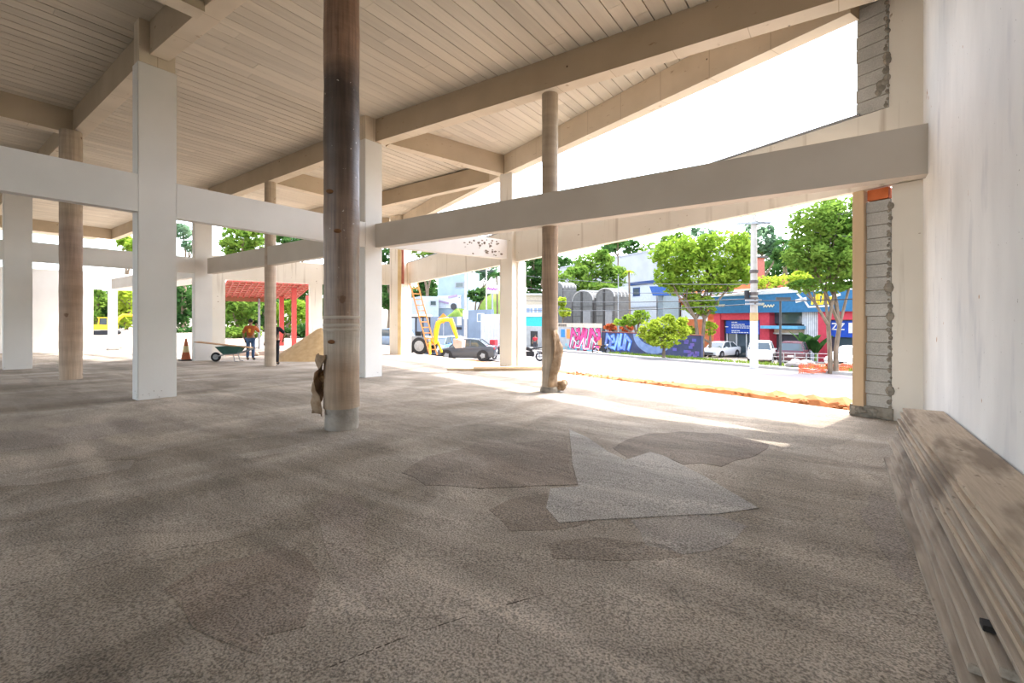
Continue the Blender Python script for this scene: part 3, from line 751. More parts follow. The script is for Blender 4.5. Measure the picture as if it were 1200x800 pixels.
for y in GY:
    for x in GX:
        z = terr(x, y); md = NF.x*x+NF.y*y-NF.dot(J0)
        if -42.2 < x < 4 and -23 < y < 19.5 and md < 2.2 and not (x < -26 and y > 11): z = min(z, slab(x, y)-.16)
        elif n_of(x, y) > 10: z -= .05
        vs.append((x, y, z))
fs = []; nx = len(GX)
for j in range(len(GY)-1):
    for i in range(nx-1):
        mb.cur = 1 if n_of(GX[i], GY[j]) > 52 else 0
        mb.f.append((j*nx+i, j*nx+i+1, (j+1)*nx+i+1, (j+1)*nx+i)); mb.mi.append(mb.cur)
mb.v = vs
struct(mb.build('ground', [SAND, GRASS], smooth='all'), 'bright dusty ground around the building')
def strip(name, n0, n1, t0, t1, m, dz=0, th=.12, zf=street, label=None, nt=40):
    mb = MB(); vs = []
    for i in range(nt+1):
        t = t0+(t1-t0)*i/nt
        for n in (n0, n1):
            p = NR*n+ER*t; z = zf(p.x, p.y)+dz; vs += [(p.x, p.y, z), (p.x, p.y, z-th)]
    fs = []
    for i in range(nt):
        a = 4*i; fs += [(a, a+4, a+6, a+2), (a+1, a+3, a+7, a+5), (a, a+1, a+5, a+4), (a+2, a+6, a+7, a+3)]
    fs += [(0, 2, 3, 1), (4*nt, 4*nt+1, 4*nt+3, 4*nt+2)]
    mb.add(vs, fs); return struct(mb.build(name, m), label)
ASPH = mat('sun_bleached_asphalt', (.165, .145, .138), (.14, .123, .117), rough=.9, scale=.6, bump=.2, bscale=60)
strip('road', 12.4, 26.25, -40, 75, ASPH, 0, .2, label='sun bleached road in front of the building')
strip('road_marking', 17.0, 17.13, -40, 75, WPAINT, .008, .01, label='white line along the road')
strip('kerb', 26.25, 26.45, -40, 75, mat('kerb_concrete', (.36, .34, .31)), .15, .3, label='far kerb of the road')
strip('sidewalk', 26.45, 28.6, -40, 75, mat('pavement_concrete', (.27, .25, .22), (.22, .205, .18), scale=1), .13, .3, label='far pavement')
strip('forecourt', 28.6, 41.3, -40, 9, mat('forecourt_concrete', (.27, .25, .225), (.22, .205, .185), scale=.4), .12, .2, label='pale forecourt where the cars park')
def blades(name, pts, w, hgt, m, label, n, cat='grass'):
    mb = MB(); r = random.Random(len(label))
    for i in range(n):
        a, b = pts; p = a+(b-a)*r.random(); x = p.x+r.uniform(-w, w); y = p.y+r.uniform(-w, w); z = street(x, y)+.12
        an = r.uniform(0, 6.28); hh = hgt*r.uniform(.5, 1.2); dx, dy = .05*math.cos(an), .05*math.sin(an); lx, ly = r.uniform(-.06, .06), r.uniform(-.06, .06)
        mb.add([(x-dx, y-dy, z), (x+dx, y+dy, z), (x+lx, y+ly, z+hh)], [(0, 1, 2)])
    return tag(mb.build(name, m), label, cat, kind='stuff')
GRB = leafmat('grass_blades', (.09, .15, .02), (.18, .25, .045))
blades('grass', (NR*27.0+ER*-9, NR*27.0+ER*3.5), .45, .28, GRB, 'strip of dry grass by the utility pole', 1400)
blades('grass', (NR*28.3+ER*12, NR*28.3+ER*34), .7, .22, GRB, 'strip of green grass below the painted walls', 1600)
# loose red earth along the edge of the slab
mb = MB(); r = random.Random(31); EARTH = mat('red_earth', (.42, .17, .06), (.27, .10, .035), rough=.95, scale=3, bump=.5, bscale=12)
pa, pbv = Vector((.9, 8.95)), Vector((-12.5, 14.55))
EDG = [(1.0, 8.9), tuple(J0+NF*.46-EF*.2), (-3.2, 10.55), (-6.9, 11.95), (-10.5, 13.2), (-14.0, 14.7)]
cum = [0]
for i in range(len(EDG)-1): cum.append(cum[-1]+(Vector(EDG[i+1])-Vector(EDG[i])).length)
def edge_pt(s):
    for i in range(len(EDG)-1):
        if s <= cum[i+1] or i == len(EDG)-2:
            t = (s-cum[i])/(cum[i+1]-cum[i]); return Vector(EDG[i]).lerp(Vector(EDG[i+1]), t)
ns = 110; vs = []
for i in range(ns+1):
    s = cum[-1]*i/ns; p = edge_pt(s); amp = max(.12, 1-s/9.5)
    for j in range(7):
        d = -.02+j*.14; q = p+NF*d; hh = (.05+.13*amp*math.sin(min(1, j/5)*math.pi)*r.uniform(.5, 1.25)) if j < 6 else -.35
        if j == 0: hh = -.03
        vs.append((q.x, q.y, slab(p.x, p.y)-.10+hh*1.25-.05*(1-amp)+(.03 if j else 0)))
fs = []
for i in range(ns):
    for j in range(6): fs.append((i*7+j, i*7+j+1, i*7+j+8, i*7+j+7))
mb.add(vs, fs)
for i in range(330):
    s = r.random()**1.5*8.5; p = edge_pt(s)+NF*r.uniform(0.02, .6); a = r.uniform(.012, .05)
    mb.ball((p.x, p.y, slab(p.x, p.y)-.03+r.uniform(0, .1)*max(.2, 1-s/9)), (a, a*r.uniform(.7, 1.2), a*.75), 6, 4)
tag(mb.build('loose_earth', EARTH), 'red earth heaped along the outer edge of the slab', 'earth', kind='stuff')

# ------------------------------------------------------------------ plants
LEAF = {'lime': leafmat('lime_leaves', (.12, .22, .02), (.28, .38, .05), .9), 'mid': leafmat('green_leaves', (.07, .15, .022), (.21, .31, .055), .9),
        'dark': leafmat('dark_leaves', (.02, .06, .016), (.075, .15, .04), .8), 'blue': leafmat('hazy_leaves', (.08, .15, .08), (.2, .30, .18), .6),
        'yel': leafmat('yellow_green_leaves', (.19, .27, .02), (.38, .45, .055), 1.2), 'red': leafmat('red_flowers', (.30, .05, .025), (.38, .12, .04), 2)}
BARK = mat('bark', (.22, .16, .11), (.12, .09, .06), rough=.95, scale=6, stretch=(1, 1, .3), bump=.4)
def leaves(mb, c, rad, n, size, r):
    for i in range(n):
        while True:
            v = Vector((r.uniform(-1, 1), r.uniform(-1, 1), r.uniform(-1, 1)))
            if .1 < v.length < 1: break
        v = v.normalized()*(v.length**.45)
        v *= .82+.28*noise.noise(v*2.3+Vector(c))
        p = Vector(c)+Vector((v.x*rad[0], v.y*rad[1], v.z*rad[2]))
        a = Vector((r.gauss(0, 1), r.gauss(0, 1), r.gauss(0, .6))).normalized(); b = a.cross(Vector((r.gauss(0, 1), r.gauss(0, 1), r.gauss(0, 1)))).normalized()
        s = size*r.uniform(.6, 1.25); a *= s; b *= s*.5
        mb.add([p-a, p+b, p+a, p-b], [(0, 1, 2, 3)])
def tree(name, label, x, D, blobs, leaf, base=None, stems=1, cat='tree', dens=1.0, group=None, lsz=3.2, tr=None, z0=None, fork=None):
    """blobs: crown lumps (x, y, half width, half height) as seen from the slab, all at about depth D"""
    q = base if base is not None else P(x, D); zb = terr(q.x, q.y) if z0 is None else z0
    e = thing(name, label, cat, (q.x, q.y, zb), 0, group); r = random.Random(int(x*7+D)); o = Vector((q.x, q.y, zb))
    mb = MB(); cs = []
    for (bx, by, rx, ry) in blobs:
        dd = D+r.uniform(-.6, .6)*rx*D/FPX*.6; p = P(bx, dd); c = Vector((p.x, p.y, zat(by, dd)))-o
        rw, rh = rx*dd/FPX, ry*dd/FPX; cs.append((c, rw, rh))
        n = int(min(2600, 2.1*rx*ry)*dens)+60
        sub = max(3, int(rx*ry/70))
        leaves(mb, c, (rw, rw*.9, rh), n//2, lsz*dd/FPX, r)
        for i in range(sub):
            an = r.uniform(0, 6.28); el = r.uniform(-.6, 1); cc = c+Vector((math.cos(an)*rw*.7*math.sqrt(max(0, 1-el*el*.8)), math.sin(an)*rw*.6, el*rh*.72))
            k2 = r.uniform(.28, .46); leaves(mb, cc, (rw*k2, rw*k2, rh*k2*.9), n//2//sub, lsz*dd/FPX, r)
    mb.build('foliage', LEAF[leaf], e)
    t = MB(); rt = tr or max(.05, .012*D*.35); zc = min(c.z for c, _, _ in cs); fk = fork if fork else max(.3, zc*.55)
    for s in range(stems):
        an = 6.28*s/stems+.6; off = Vector((math.cos(an), math.sin(an), 0))*rt*1.1*(stems > 1)
        pth = [off-Vector((0, 0, .1)), off*1.2+Vector((r.uniform(-.1, .1)*rt*3, 0, fk*.5)), off*2+Vector((r.uniform(-1, 1)*rt, r.uniform(-1, 1)*rt, fk))]
        t.tube(pth, [rt, rt*.85, rt*.75], 8)
        for c, rw, rh in cs[s::stems]:
            mid = pth[-1].lerp(c, .55)+Vector((r.uniform(-.2, .2)*rw, r.uniform(-.2, .2)*rw, 0)); t.tube([pth[-1], mid, c+Vector((0, 0, rh*.3))], [rt*.7, rt*.45, rt*.12], 6)
            for i in range(3):
                en = c+Vector((r.uniform(-.7, .7)*rw, r.uniform(-.7, .7)*rw, r.uniform(-.1, .7)*rh)); t.tube([mid, mid.lerp(en, .5)+Vector((0, 0, .05*rh)), en], [rt*.35, rt*.22, rt*.06], 5)
    t.build('trunk', BARK, e, smooth=True)
    return e
def palm(label, x, y, D, r_px, leaf='dark', nf=13, z0=None, name='palm_tree'):
    q = P(x, D); zb = terr(q.x, q.y) if z0 is None else z0; top = zat(y, D)-zb; R = r_px*D/FPX; r = random.Random(int(x+y))
    e = thing(name, label, 'palm', (q.x, q.y, zb))
    MB().tube([(0, 0, -.1), (.1, .05, top*.5), (0, 0, top)], [.16, .13, .11], 8).build('trunk', BARK, e, smooth=True)
    mb = MB()
    for i in range(nf):
        an = 6.28*i/nf+r.uniform(-.15, .15); up = r.uniform(.25, .95); L = R*r.uniform(.85, 1.1); pts = []
        for j in range(9):
            t = j/8; pts.append(Vector((math.cos(an)*L*t, math.sin(an)*L*t, top+L*(up*t-(.55+up)*t*t))))
        mb.tube(pts, [.02*D/60]*9, 4)
        sd = Vector((-math.sin(an), math.cos(an), 0))
        for j in range(1, 32):
            t = j/32; f = t*8; a = int(f); p = pts[a].lerp(pts[min(8, a+1)], f-a); w = R*.26*math.sin(min(1, t*1.15+.1)*math.pi)**.7+.02
            for s in (-1, 1):
                d = sd*s*w+Vector((0, 0, -w*.6))+Vector((math.cos(an), math.sin(an), 0))*w*.4; g = (pts[min(8, a+1)]-pts[a]).normalized()*R*.022
                mb.add([p-g, p+g, p+d], [(0, 1, 2)])
    mb.build('crown', LEAF[leaf], e); return e

# ------------------------------------------------------------------ vehicles
TYRE = RUBBER
def ring(mb, c, R, r, axis='y', n=20, m=8):
    vs = []; c = Vector(c)
    for i in range(n):
        a = 6.283*i/n
        for j in range(m):
            b = 6.283*j/m; rr = R+r*math.cos(b); v = Vector((rr*math.cos(a), r*math.sin(b)*1.0, rr*math.sin(a))); vs.append(c+v)
    fs = [(i*m+j, i*m+(j+1) % m, ((i+1) % n)*m+(j+1) % m, ((i+1) % n)*m+j) for i in range(n) for j in range(m)]
    mb.add(vs, fs)
def wheel(parent, x, y, R, w, hub=True):
    mb = MB(); M = Matrix.Rotation(math.pi/2, 3, 'X')
    mb.lathe([(R*.6, -w/2), (R*.93, -w/2), (R, -w*.35), (R, w*.35), (R*.93, w/2), (R*.6, w/2)], (x, y, R), 22, M)
    o = mb.build('wheel', TYRE, parent, smooth=True)
    s = 1 if y > 0 else -1; h = MB(); h.lathe([(R*.62, w*.3), (R*.6, w*.51), (R*.2, w*.54), (R*.1, w*.58)], (x, y, R), 18, Matrix.Rotation(-s*math.pi/2, 3, 'X'))
    for i in range(5):
        a = 6.283*i/5; h.box((x+R*.33*math.cos(a), y+s*w*.54, R+R*.33*math.sin(a)), (R*.5, .03, R*.12), M=Matrix.Rotation(-a, 3, 'Y'))
    h.build('hubcap', GREYM, o, smooth=True); return o
def carpaint(n, c): return mat('car_paint_'+n, c, tuple(v*.97 for v in c), rough=.25, spec=.6)
def loft(mb, secs):
    n = len(secs[0]); vs = [v for s in secs for v in s]; fs = []
    for i in range(len(secs)-1):
        for j in range(n): fs.append((i*n+j, i*n+(j+1) % n, (i+1)*n+(j+1) % n, (i+1)*n+j))
    fs += [tuple(range(n-1, -1, -1)), tuple((len(secs)-1)*n+j for j in range(n))]
    mb.add(vs, fs)
def car(name, label, p, rz, paint, kind='sedan', L=4.5, W=1.76, Hh=1.45, group='parked cars'):
    e = thing(name, label, 'car', p, rz, group); hw = W/2
    if kind == 'sedan':
        st = [(-.5, .42, .78, .80), (-.485, .26, .95, .92), (-.42, .2, 1.0, .98), (-.3, .18, .97, 1), (0, .17, .95, 1), (.2, .17, .93, 1), (.33, .18, .86, .98), (.45, .2, .74, .92), (.49, .26, .66, .84), (.5, .36, .58, .76)]
        gh = [(-.36, .97, .97), (-.22, .96, 1.40), (-.08, .95, 1.46), (.06, .95, 1.45), (.14, .94, 1.36), (.27, .90, .91)]
    else:
        st = [(-.5, .42, .95, .90), (-.49, .28, 1.05, .97), (-.42, .24, 1.08, 1), (-.2, .24, 1.06, 1), (.1, .24, 1.04, 1), (.22, .24, 1.03, 1), (.36, .25, .98, .97), (.46, .28, .86, .9), (.5, .4, .7, .82)]
        gh = [(-.485, 1.05, 1.07), (-.44, 1.06, 1.62), (-.3, 1.06, 1.69), (-.05, 1.05, 1.7), (.08, 1.04, 1.62), (.22, 1.02, 1.04)]
    zs = Hh/(1.46 if kind == 'sedan' else 1.7)
    mb = MB(); secs = []
    for fx, zb, zt, wf in st:
        x = fx*L; w = hw*wf; zb *= zs; zt *= zs
        secs.append([(x, -w*.9, zb), (x, w*.9, zb), (x, w, zb+.14), (x, w, zt-.14), (x, w*.93, zt-.02), (x, w*.6, zt+.012), (x, -w*.6, zt+.012), (x, -w*.93, zt-.02), (x, -w, zt-.14), (x, -w, zb+.14)])
    loft(mb, secs); mb.build('body', paint, e, smooth=True)
    g = MB(); secs = []; rf = MB(); rs = []
    for i, (fx, z0, z1) in enumerate(gh):
        x = fx*L; z0 *= zs; z1 *= zs; t = (z1-z0)/(.55*zs); w0 = hw*.90; w1 = hw*(.90-.16*min(1, t))
        secs.append([(x, -w0, z0-.03), (x, w0, z0-.03), (x, w1, z1-.012), (x, -w1, z1-.012)])
        if 1 <= i <= 4: rs.append([(x, -w1*.98, z1-.03), (x, w1*.98, z1-.03), (x, w1*.9, z1+.022), (x, 0, z1+.035), (x, -w1*.9, z1+.022)])
    loft(g, secs); g.build('window_glass', GLASS, e)
    loft(rf, rs)
    for i in (0, 2, 4):                                # pillars joining body and roof
        a, b = gh[i], gh[i+1]
        if i == 2: a = b = gh[2]
        for s in (-1, 1):
            f = lambda q, top: Vector((q[0]*L, s*hw*((.90-.16*min(1, (q[2]-q[1])/.55)) if top else .905), (q[2] if top else q[1])*zs-(0 if top else .02)))
            p0, p1 = (f(gh[2], False), f(gh[2], True)) if i == 2 else ((f(a, True), f(b, True)))
            rf.tube([p0, p1], .035, 6)
    rf.build('roof', paint, e, smooth=True)
    R = .32 if kind == 'sedan' else .36
    for fx in (-.30, .31):
        for s in (-1, 1):
            wheel(e, fx*L, s*(hw-.09), R, .2)
            ar = MB(); ar.lathe([(R*1.18, -.004), (R*1.18, .012), (R*.6, .012)], (fx*L, s*(hw+.002), R), 20, Matrix.Rotation(-s*math.pi/2, 3, 'X')); ar.build('wheel_arch', BLACK, e)
    HL = mat('headlight', (.75, .78, .8), rough=.15); TL = mat('tail_light', (.5, .02, .02), rough=.2)
    ft, rt_ = st[-2], st[1]
    for s in (-1, 1):
        MB().box((ft[0]*L-.05, s*hw*.66, (ft[2]-.09)*zs), (.18, .34, .12)).build('headlight', HL, e, bevel=.02)
        MB().box((rt_[0]*L+.02, s*hw*.72, (rt_[2]-.14)*zs), (.12, .32, .15)).build('tail_light', TL, e, bevel=.02)
        MB().box((.16*L, s*(hw+.06), .98*zs), (.1, .16, .11)).build('mirror', paint, e, bevel=.02)
    MB().box((st[-1][0]*L-.01, 0, .42*zs), (.06, W*.55, .14)).build('grille', BLACK, e)
    MB().box((st[0][0]*L-.005, 0, .62*zs), (.03, .42, .12)).build('number_plate', WPAINT, e)
    bm = MB(); bm.box((st[-2][0]*L, 0, .25*zs), (.16, W*.8, .1)); bm.build('bumper', BLACK, e, bevel=.02)
    return e
def hd(r, f): v = cv(r, f); return math.atan2(v.y, v.x)
def motorcycle(label, p, rz, col, box=None, group='motorcycles along the street'):
    e = thing('motorcycle', label, 'motorcycle', p, rz, group)
    for x in (-.62, .62):
        mb = MB(); ring(mb, (x, 0, .3), .25, .055); w = mb.build('wheel', RUBBER, e, smooth='all')
        sp = MB()
        for i in range(6): a = math.pi*i/6; sp.box((x, 0, .3), (.48, .012, .02), M=Matrix.Rotation(-a, 3, 'Y'))
        sp.lathe([(.06, -.05), (.06, .05)], (x, 0, .3), 10, Matrix.Rotation(math.pi/2, 3, 'X')); sp.build('spoke', GREYM, w)
    b = MB(); b.extr([(-.1, .62), (.36, .72), (.42, .86), (.2, .94), (-.12, .8)], -.13, .13); b.extr([(-.25, .32), (.28, .3), (.34, .62), (-.2, .64)], -.11, .11)
    b.build('body', col, e, bevel=.03)
    MB().extr([(-.75, .84), (-.1, .78), (-.08, .86), (-.4, .89), (-.78, .93)], -.12, .12).build('seat', BLACK, e, bevel=.02)
    f = MB()
    for s in (-1, 1): f.tube([(.62, s*.09, .3), (.42, s*.08, .98)], .025, 6); f.tube([(-.62, s*.1, .3), (-.45, s*.1, .7)], .03, 6)
    f.tube([(.38, -.36, 1.08), (.43, -.15, 1.0), (.43, .15, 1.0), (.38, .36, 1.08)], .018, 6); f.build('handlebar', GREYM, e)
    MB().ball((.52, 0, .88), (.09, .1, .1)).build('headlight', CHROME, e, smooth='all')
    mg = MB(); mg.extr([(.36, .52), (.62, .66), (.86, .56), (.84, .53), (.62, .61), (.38, .49)], -.06, .06); mg.extr([(-.9, .55), (-.66, .68), (-.4, .62), (-.4, .59), (-.66, .64), (-.88, .52)], -.06, .06); mg.build('mudguard', col, e)
    MB().tube([(.0, -.14, .3), (-.3, -.16, .26), (-.8, -.17, .36)], [.03, .04, .05], 8).build('exhaust', CHROME, e, smooth=True)
    if box: MB().box((-.72, 0, 1.15), (.42, .42, .42)).build('delivery_box', box, e, bevel=.03)
    return e

# ------------------------------------------------------------------ people
SKINC = mat('skin_brown', (.30, .17, .10), (.26, .14, .08), rough=.6)
def person(label, p, rz, top, legs, arms, lean=0.0, hair=(.02, .015, .012), sh=(.02, .02, .02), sit=False, hgt=1.72, bag=None, skinm=SKINC, logo=None, legpose=None):
    """faces local +y; arms = ((elbow, wrist) left, right) in local metres for a 1.72 m figure"""
    e = thing('person', label, 'person', p, rz); S = hgt/1.72
    hipz = .93
    ly = lean
    J = dict(pel=(0, 0, hipz), sp=(0, ly*.3, 1.14), ch=(0, ly*.7, 1.34), nk=(0, ly, 1.47), hb=(0, ly+.02, 1.54), hd=(0, ly+.03, 1.63), ht=(0, ly+.02, 1.685))
    lp = legpose or (((-.10, .03, .50), (-.11, -.02, .09), (-.12, .13, .04)), ((.10, .02, .50), (.11, -.04, .09), (.13, .11, .04)))
    V = []; E = []; Rr = []; idx = {}
    def add(nm, c, r, par=None):
        idx[nm] = len(V); V.append(tuple(v*S for v in c)); Rr.append((r[0]*S, r[1]*S) if isinstance(r, tuple) else r*S)
        if par: E.append((idx[par], idx[nm]))
    add('pel', J['pel'], (.15, .105)); add('sp', J['sp'], (.135, .095), 'pel'); add('ch', J['ch'], (.165, .105), 'sp'); add('nk', J['nk'], .055, 'ch'); add('hb', J['hb'], .062, 'nk'); add('hd', J['hd'], (.078, .095), 'hb'); add('ht', J['ht'], (.06, .07), 'hd')
    for s, nm in ((-1, 'l'), (1, 'r')):
        el, wr = arms[0 if s < 0 else 1]
        add(nm+'s', (s*.175, ly*.85, 1.39), .062, 'ch'); add(nm+'e', el, .043, nm+'s'); add(nm+'w', wr, .03, nm+'e')
        d = (Vector(wr)-Vector(el)).normalized(); h = Vector(wr)+d*.07; add(nm+'h', tuple(h), (.036, .02), nm+'w')
        sd = d.cross(Vector((0, 1, 0)) if abs(d.y) < .8 else Vector((1, 0, 0))).normalized()
        for i, L in enumerate((.075, .09, .085, .065)):
            f1 = h+d*(.02+L*.5)+sd*(i-1.5)*.02; f2 = f1+d*L*.45+Vector((0, .018, 0)); add(f'{nm}f{i}a', tuple(f1), .0095, nm+'h'); add(f'{nm}f{i}b', tuple(f2), .008, f'{nm}f{i}a')
        t1 = h-d*.01+sd*.05; add(nm+'ta', tuple(t1), .011, nm+'h'); add(nm+'tb', tuple(t1+d*.035+sd*.012), .009, nm+'ta')
        kn, an, to = lp[0 if s < 0 else 1]
        add(nm+'hp', (s*.09, 0, hipz-.06), .085, 'pel'); add(nm+'k', kn, .058, nm+'hp'); add(nm+'a', an, .04, nm+'k'); add(nm+'t', to, .035, nm+'a')
    meshobj('body', skin(V, E, Rr, 1), skinm, e)
    def sub(names, grow, mname, m, ends=()):
        mp = {n: i for i, n in enumerate(names)}; inv = {v: k_ for k_, v in idx.items()}
        vv = [V[idx[n]] for n in names]; ee = [(mp[inv[a]], mp[inv[b]]) for a, b in E if inv[a] in mp and inv[b] in mp]
        rr = [tuple(q+grow*S for q in (Rr[idx[n]] if isinstance(Rr[idx[n]], tuple) else (Rr[idx[n]],)*2)) for n in names]
        for n, fac in ends: vv[mp[n]] = tuple(Vector(V[idx[n]])*fac[1]+Vector(V[idx[fac[0]]])*(1-fac[1]))
        return meshobj(mname, skin(vv, ee, rr, 1), m, e)
    sub(['pel', 'sp', 'ch', 'nk', 'ls', 'le', 'rs', 're'], .022, 'shirt', top, (('nk', ('ch', .6)),))
    sub(['pel', 'lhp', 'lk', 'la', 'rhp', 'rk', 'ra'], .02, 'trousers', legs, ())
    for nm in 'lr': sub([nm+'a', nm+'t'], .018, 'boot', mat('dark_boot', sh), ())
    hm = MB(); hc = Vector(V[idx['hd']]); hm.ball((hc.x, hc.y-.012*S, hc.z+.035*S), (.088*S, .104*S, .085*S), 12, 8); hm.build('hair', mat('dark_hair', hair, rough=.8), e, smooth='all')
    MB().ball((hc.x, hc.y+.1*S, hc.z-.02*S), (.014*S, .02*S, .022*S), 6, 5).build('nose', skinm, e, smooth='all')
    for s in (-1, 1): MB().ball((hc.x+s*.085*S, hc.y, hc.z-.01*S), (.012*S, .022*S, .03*S), 6, 5).build('ear', skinm, e, smooth='all')
    if logo:
        lg = MB(); lg.lathe([(.055, 0), (.05, .012), (.02, .014)], (0, -.135+ly*.6, 1.30), 12, Matrix.Rotation(math.pi/2, 3, 'X')); lg.box((0, -.135+ly*.6, 1.22), (.07, .012, .06)); lg.build('shirt_print', logo, e)
    return e
# ------------------------------------------------------------------ work going on inside
SH_O = mat('rust_shirt', (.42, .11, .025), (.33, .08, .02), scale=8); JEANS = mat('blue_jeans', (.07, .13, .24), (.05, .09, .17), scale=9)
BLK_C = mat('black_cloth', (.018, .018, .022)); PK_C = mat('pink_cloth', (.75, .12, .2)); RD_C = mat('red_cloth', (.5, .04, .05)); GR_C = mat('dark_trousers', (.06, .06, .07))
p = on_slab(293.5, 422)
person('worker in rust orange shirt and blue jeans seen from behind, hand raised to head', p, math.atan2(p.x, -p.y)+math.pi+.15 if False else math.atan2(F2.y, F2.x)-math.pi/2+.25, SH_O, JEANS,
       (((-.27, -.03, 1.12), (-.24, .08, .88)), ((.31, .12, 1.18), (.2, .2, 1.42))), hgt=1.74, logo=mat('yellow_print', (.85, .42, .05)))
p = on_slab(321.5, 427.5)
person('worker in black clothes standing mostly hidden behind the thin round column', p, hd(-.3, 1)-math.pi/2, BLK_C, BLK_C,
       (((-.30, .0, 1.13), (-.34, .05, .9)), ((.36, .02, 1.2), (.30, .12, 1.0))), hgt=1.66)
# wheelbarrow with a board across the tray
p = on_slab(253, 423.5); rz = hd(1, .15)
e = thing('wheelbarrow', 'green wheelbarrow standing beside the worker in the orange shirt', 'wheelbarrow', p, rz)
mb = MB(); ring(mb, (0, 0, .19), .145, .05, n=24); w = mb.build('wheel', RUBBER, e, smooth='all'); h = MB(); h.lathe([(.12, -.03), (.12, .03)], (0, 0, .19), 16, Matrix.Rotation(math.pi/2, 3, 'X')); h.build('hub', GREYM, w)
tr = MB(); b0 = [(.35, -.2, .3), (.85, -.2, .3), (.85, .2, .3), (.35, .2, .3)]; b1 = [(.1, -.32, .62), (1.05, -.32, .62), (1.05, .32, .62), (.1, .32, .62)]
b2 = [(.13, -.29, .62), (1.02, -.29, .62), (1.02, .29, .62), (.13, .29, .62)]; b3 = [(.37, -.18, .33), (.83, -.18, .33), (.83, .18, .33), (.37, .18, .33)]
tr.add(b0+b1+b2+b3, [(3, 2, 1, 0)]+[(i, (i+1) % 4, 4+(i+1) % 4, 4+i) for i in range(4)]+[(4+i, 4+(i+1) % 4, 8+(i+1) % 4, 8+i) for i in range(4)]+[(8+i, 8+(i+1) % 4, 12+(i+1) % 4, 12+i) for i in range(4)]+[(12, 13, 14, 15)])
tr.build('tray', mat('barrow_green', (.05, .13, .10), (.04, .10, .08)), e)
for s in (-1, 1):
    MB().tube([(-.0, s*.07, .19), (.3, s*.2, .28), (.9, s*.24, .33), (1.5, s*.28, .55)], .02, 8).build('handle', GREYM, e)
    MB().tube([(.75, s*.22, .31), (.82, s*.24, .02), (.95, s*.24, .0)], .018, 6).build('leg', GREYM, e)
o = MB().box((0, 0, 0), (2.1, .42, .035)).build('plank', mat('warm_plank', (.45, .27, .13), (.34, .2, .1), scale=4, stretch=(.3, 3, 3)), bevel=.004)
c = Vector((p.x, p.y))+Vector((math.cos(rz), math.sin(rz)))*.32; o.location = (c.x, c.y, p.z+.685); o.rotation_euler = (0, math.radians(7), rz); tag(o, 'brown plank lying across the wheelbarrow', 'plank')
# cone
p = on_slab(218, 422.5); e = thing('traffic_cone', 'orange traffic cone with a pale band, beside the far white pillar', 'cone', p)
MB().box((0, 0, .03), (.44, .44, .06)).build('base', BLACK, e, bevel=.01)
CO = mat('faded_orange', (.42, .12, .05), (.33, .10, .05), scale=6)
MB().lathe([(.17, .06), (.125, .36)], n=24).build('cone_body', CO, e, smooth=True); MB().lathe([(.125, .36), (.085, .62)], n=24).build('reflective_band', mat('pale_band', (.6, .52, .3)), e, smooth=True); MB().lathe([(.085, .62), (.03, .93), (.02, .94)], n=24).build('tip', CO, e, smooth=True)
# sand pile
q = P(376, 20.5); mb = MB(); vs = []; r = random.Random(6)
for i in range(13):
    t = i/12; R = 2.3*t
    for j in range(28):
        a = 6.283*j/28; rr = R*(1+.06*math.sin(3*a)+.03*math.sin(7*a)); x, y = q.x+rr*math.cos(a), q.y+rr*math.sin(a)*.9
        vs.append((x, y, slab(x, y)-.01+1.45*(1-t)**1.05*(1 if i else .97)+(r.uniform(-.015, .015) if 0 < i < 12 else 0)))
fs = [(i*28+j, (i+1)*28+j, (i+1)*28+(j+1) % 28, i*28+(j+1) % 28) for i in range(12) for j in range(28)]
mb.add(vs, fs); tag(recenter(mb.build('sand_pile', mat('building_sand', (.50, .35, .18), (.42, .28, .13), scale=5, bump=.5, bscale=40), smooth='all')), 'yellow brown sand pile behind the dark wrapped column', 'sand pile')
# lumber at the foot of the street pillar
lum = [(.0, 0, 2.6, .0, .10, .06, 'long thin lumber piece nearest the slab, by the street pillar'), (.25, .12, 2.2, .12, .12, .07, 'reddish board lying second at the foot of the street pillar'), (1.0, .1, 1.8, -.1, .14, .05, 'short flat board right of the street pillar foot'), (1.35, .26, 1.6, .05, .1, .06, 'thin stick at the right end of the lumber by the street pillar'), (.75, .3, 2.4, .2, .14, .06, 'rough beam nearest the street pillar, topmost of the lumber')]
b = on_slab(572, 434)
for i, (dr, df, L, an, w, th, lb) in enumerate(lum):
    c = Vector((b.x, b.y))+cv(dr, -df*.3); z = slab(c.x, c.y)+th/2+(.0, .0, .0, .06, .07)[i]+.004
    o = MB().box((0, 0, 0), (L, w, th)).build('lumber', WOOD, bevel=.006); o.location = (c.x, c.y, z); o.rotation_euler = (0, 0, hd(1, .02)+an*.5); tag(o, lb, 'lumber', 'lumber at the street pillar')
# rubble by the far openings
r = random.Random(12); RUB = mat('brick_rubble', (.45, .28, .2), (.5, .42, .34), scale=3)
for i, (x, y) in enumerate(((262, 414), (268, 417), (276, 412), (282, 416), (300, 417), (330, 417), (338, 413), (104, 406), (148, 406), (142, 408))):
    q = on_slab(x, y); mb = MB(); s = r.uniform(.1, .2); mb.ball((0, 0, s*.5), (s, s*.8, s*.55), 7, 5); o = mb.build('rubble', RUB); o.location = q
    for v in o.data.vertices: v.co *= r.uniform(.8, 1.2)
    tag(o, 'lump of brick rubble on the dusty ground at the far end of the slab', 'rubble', 'rubble at the far end of the slab')

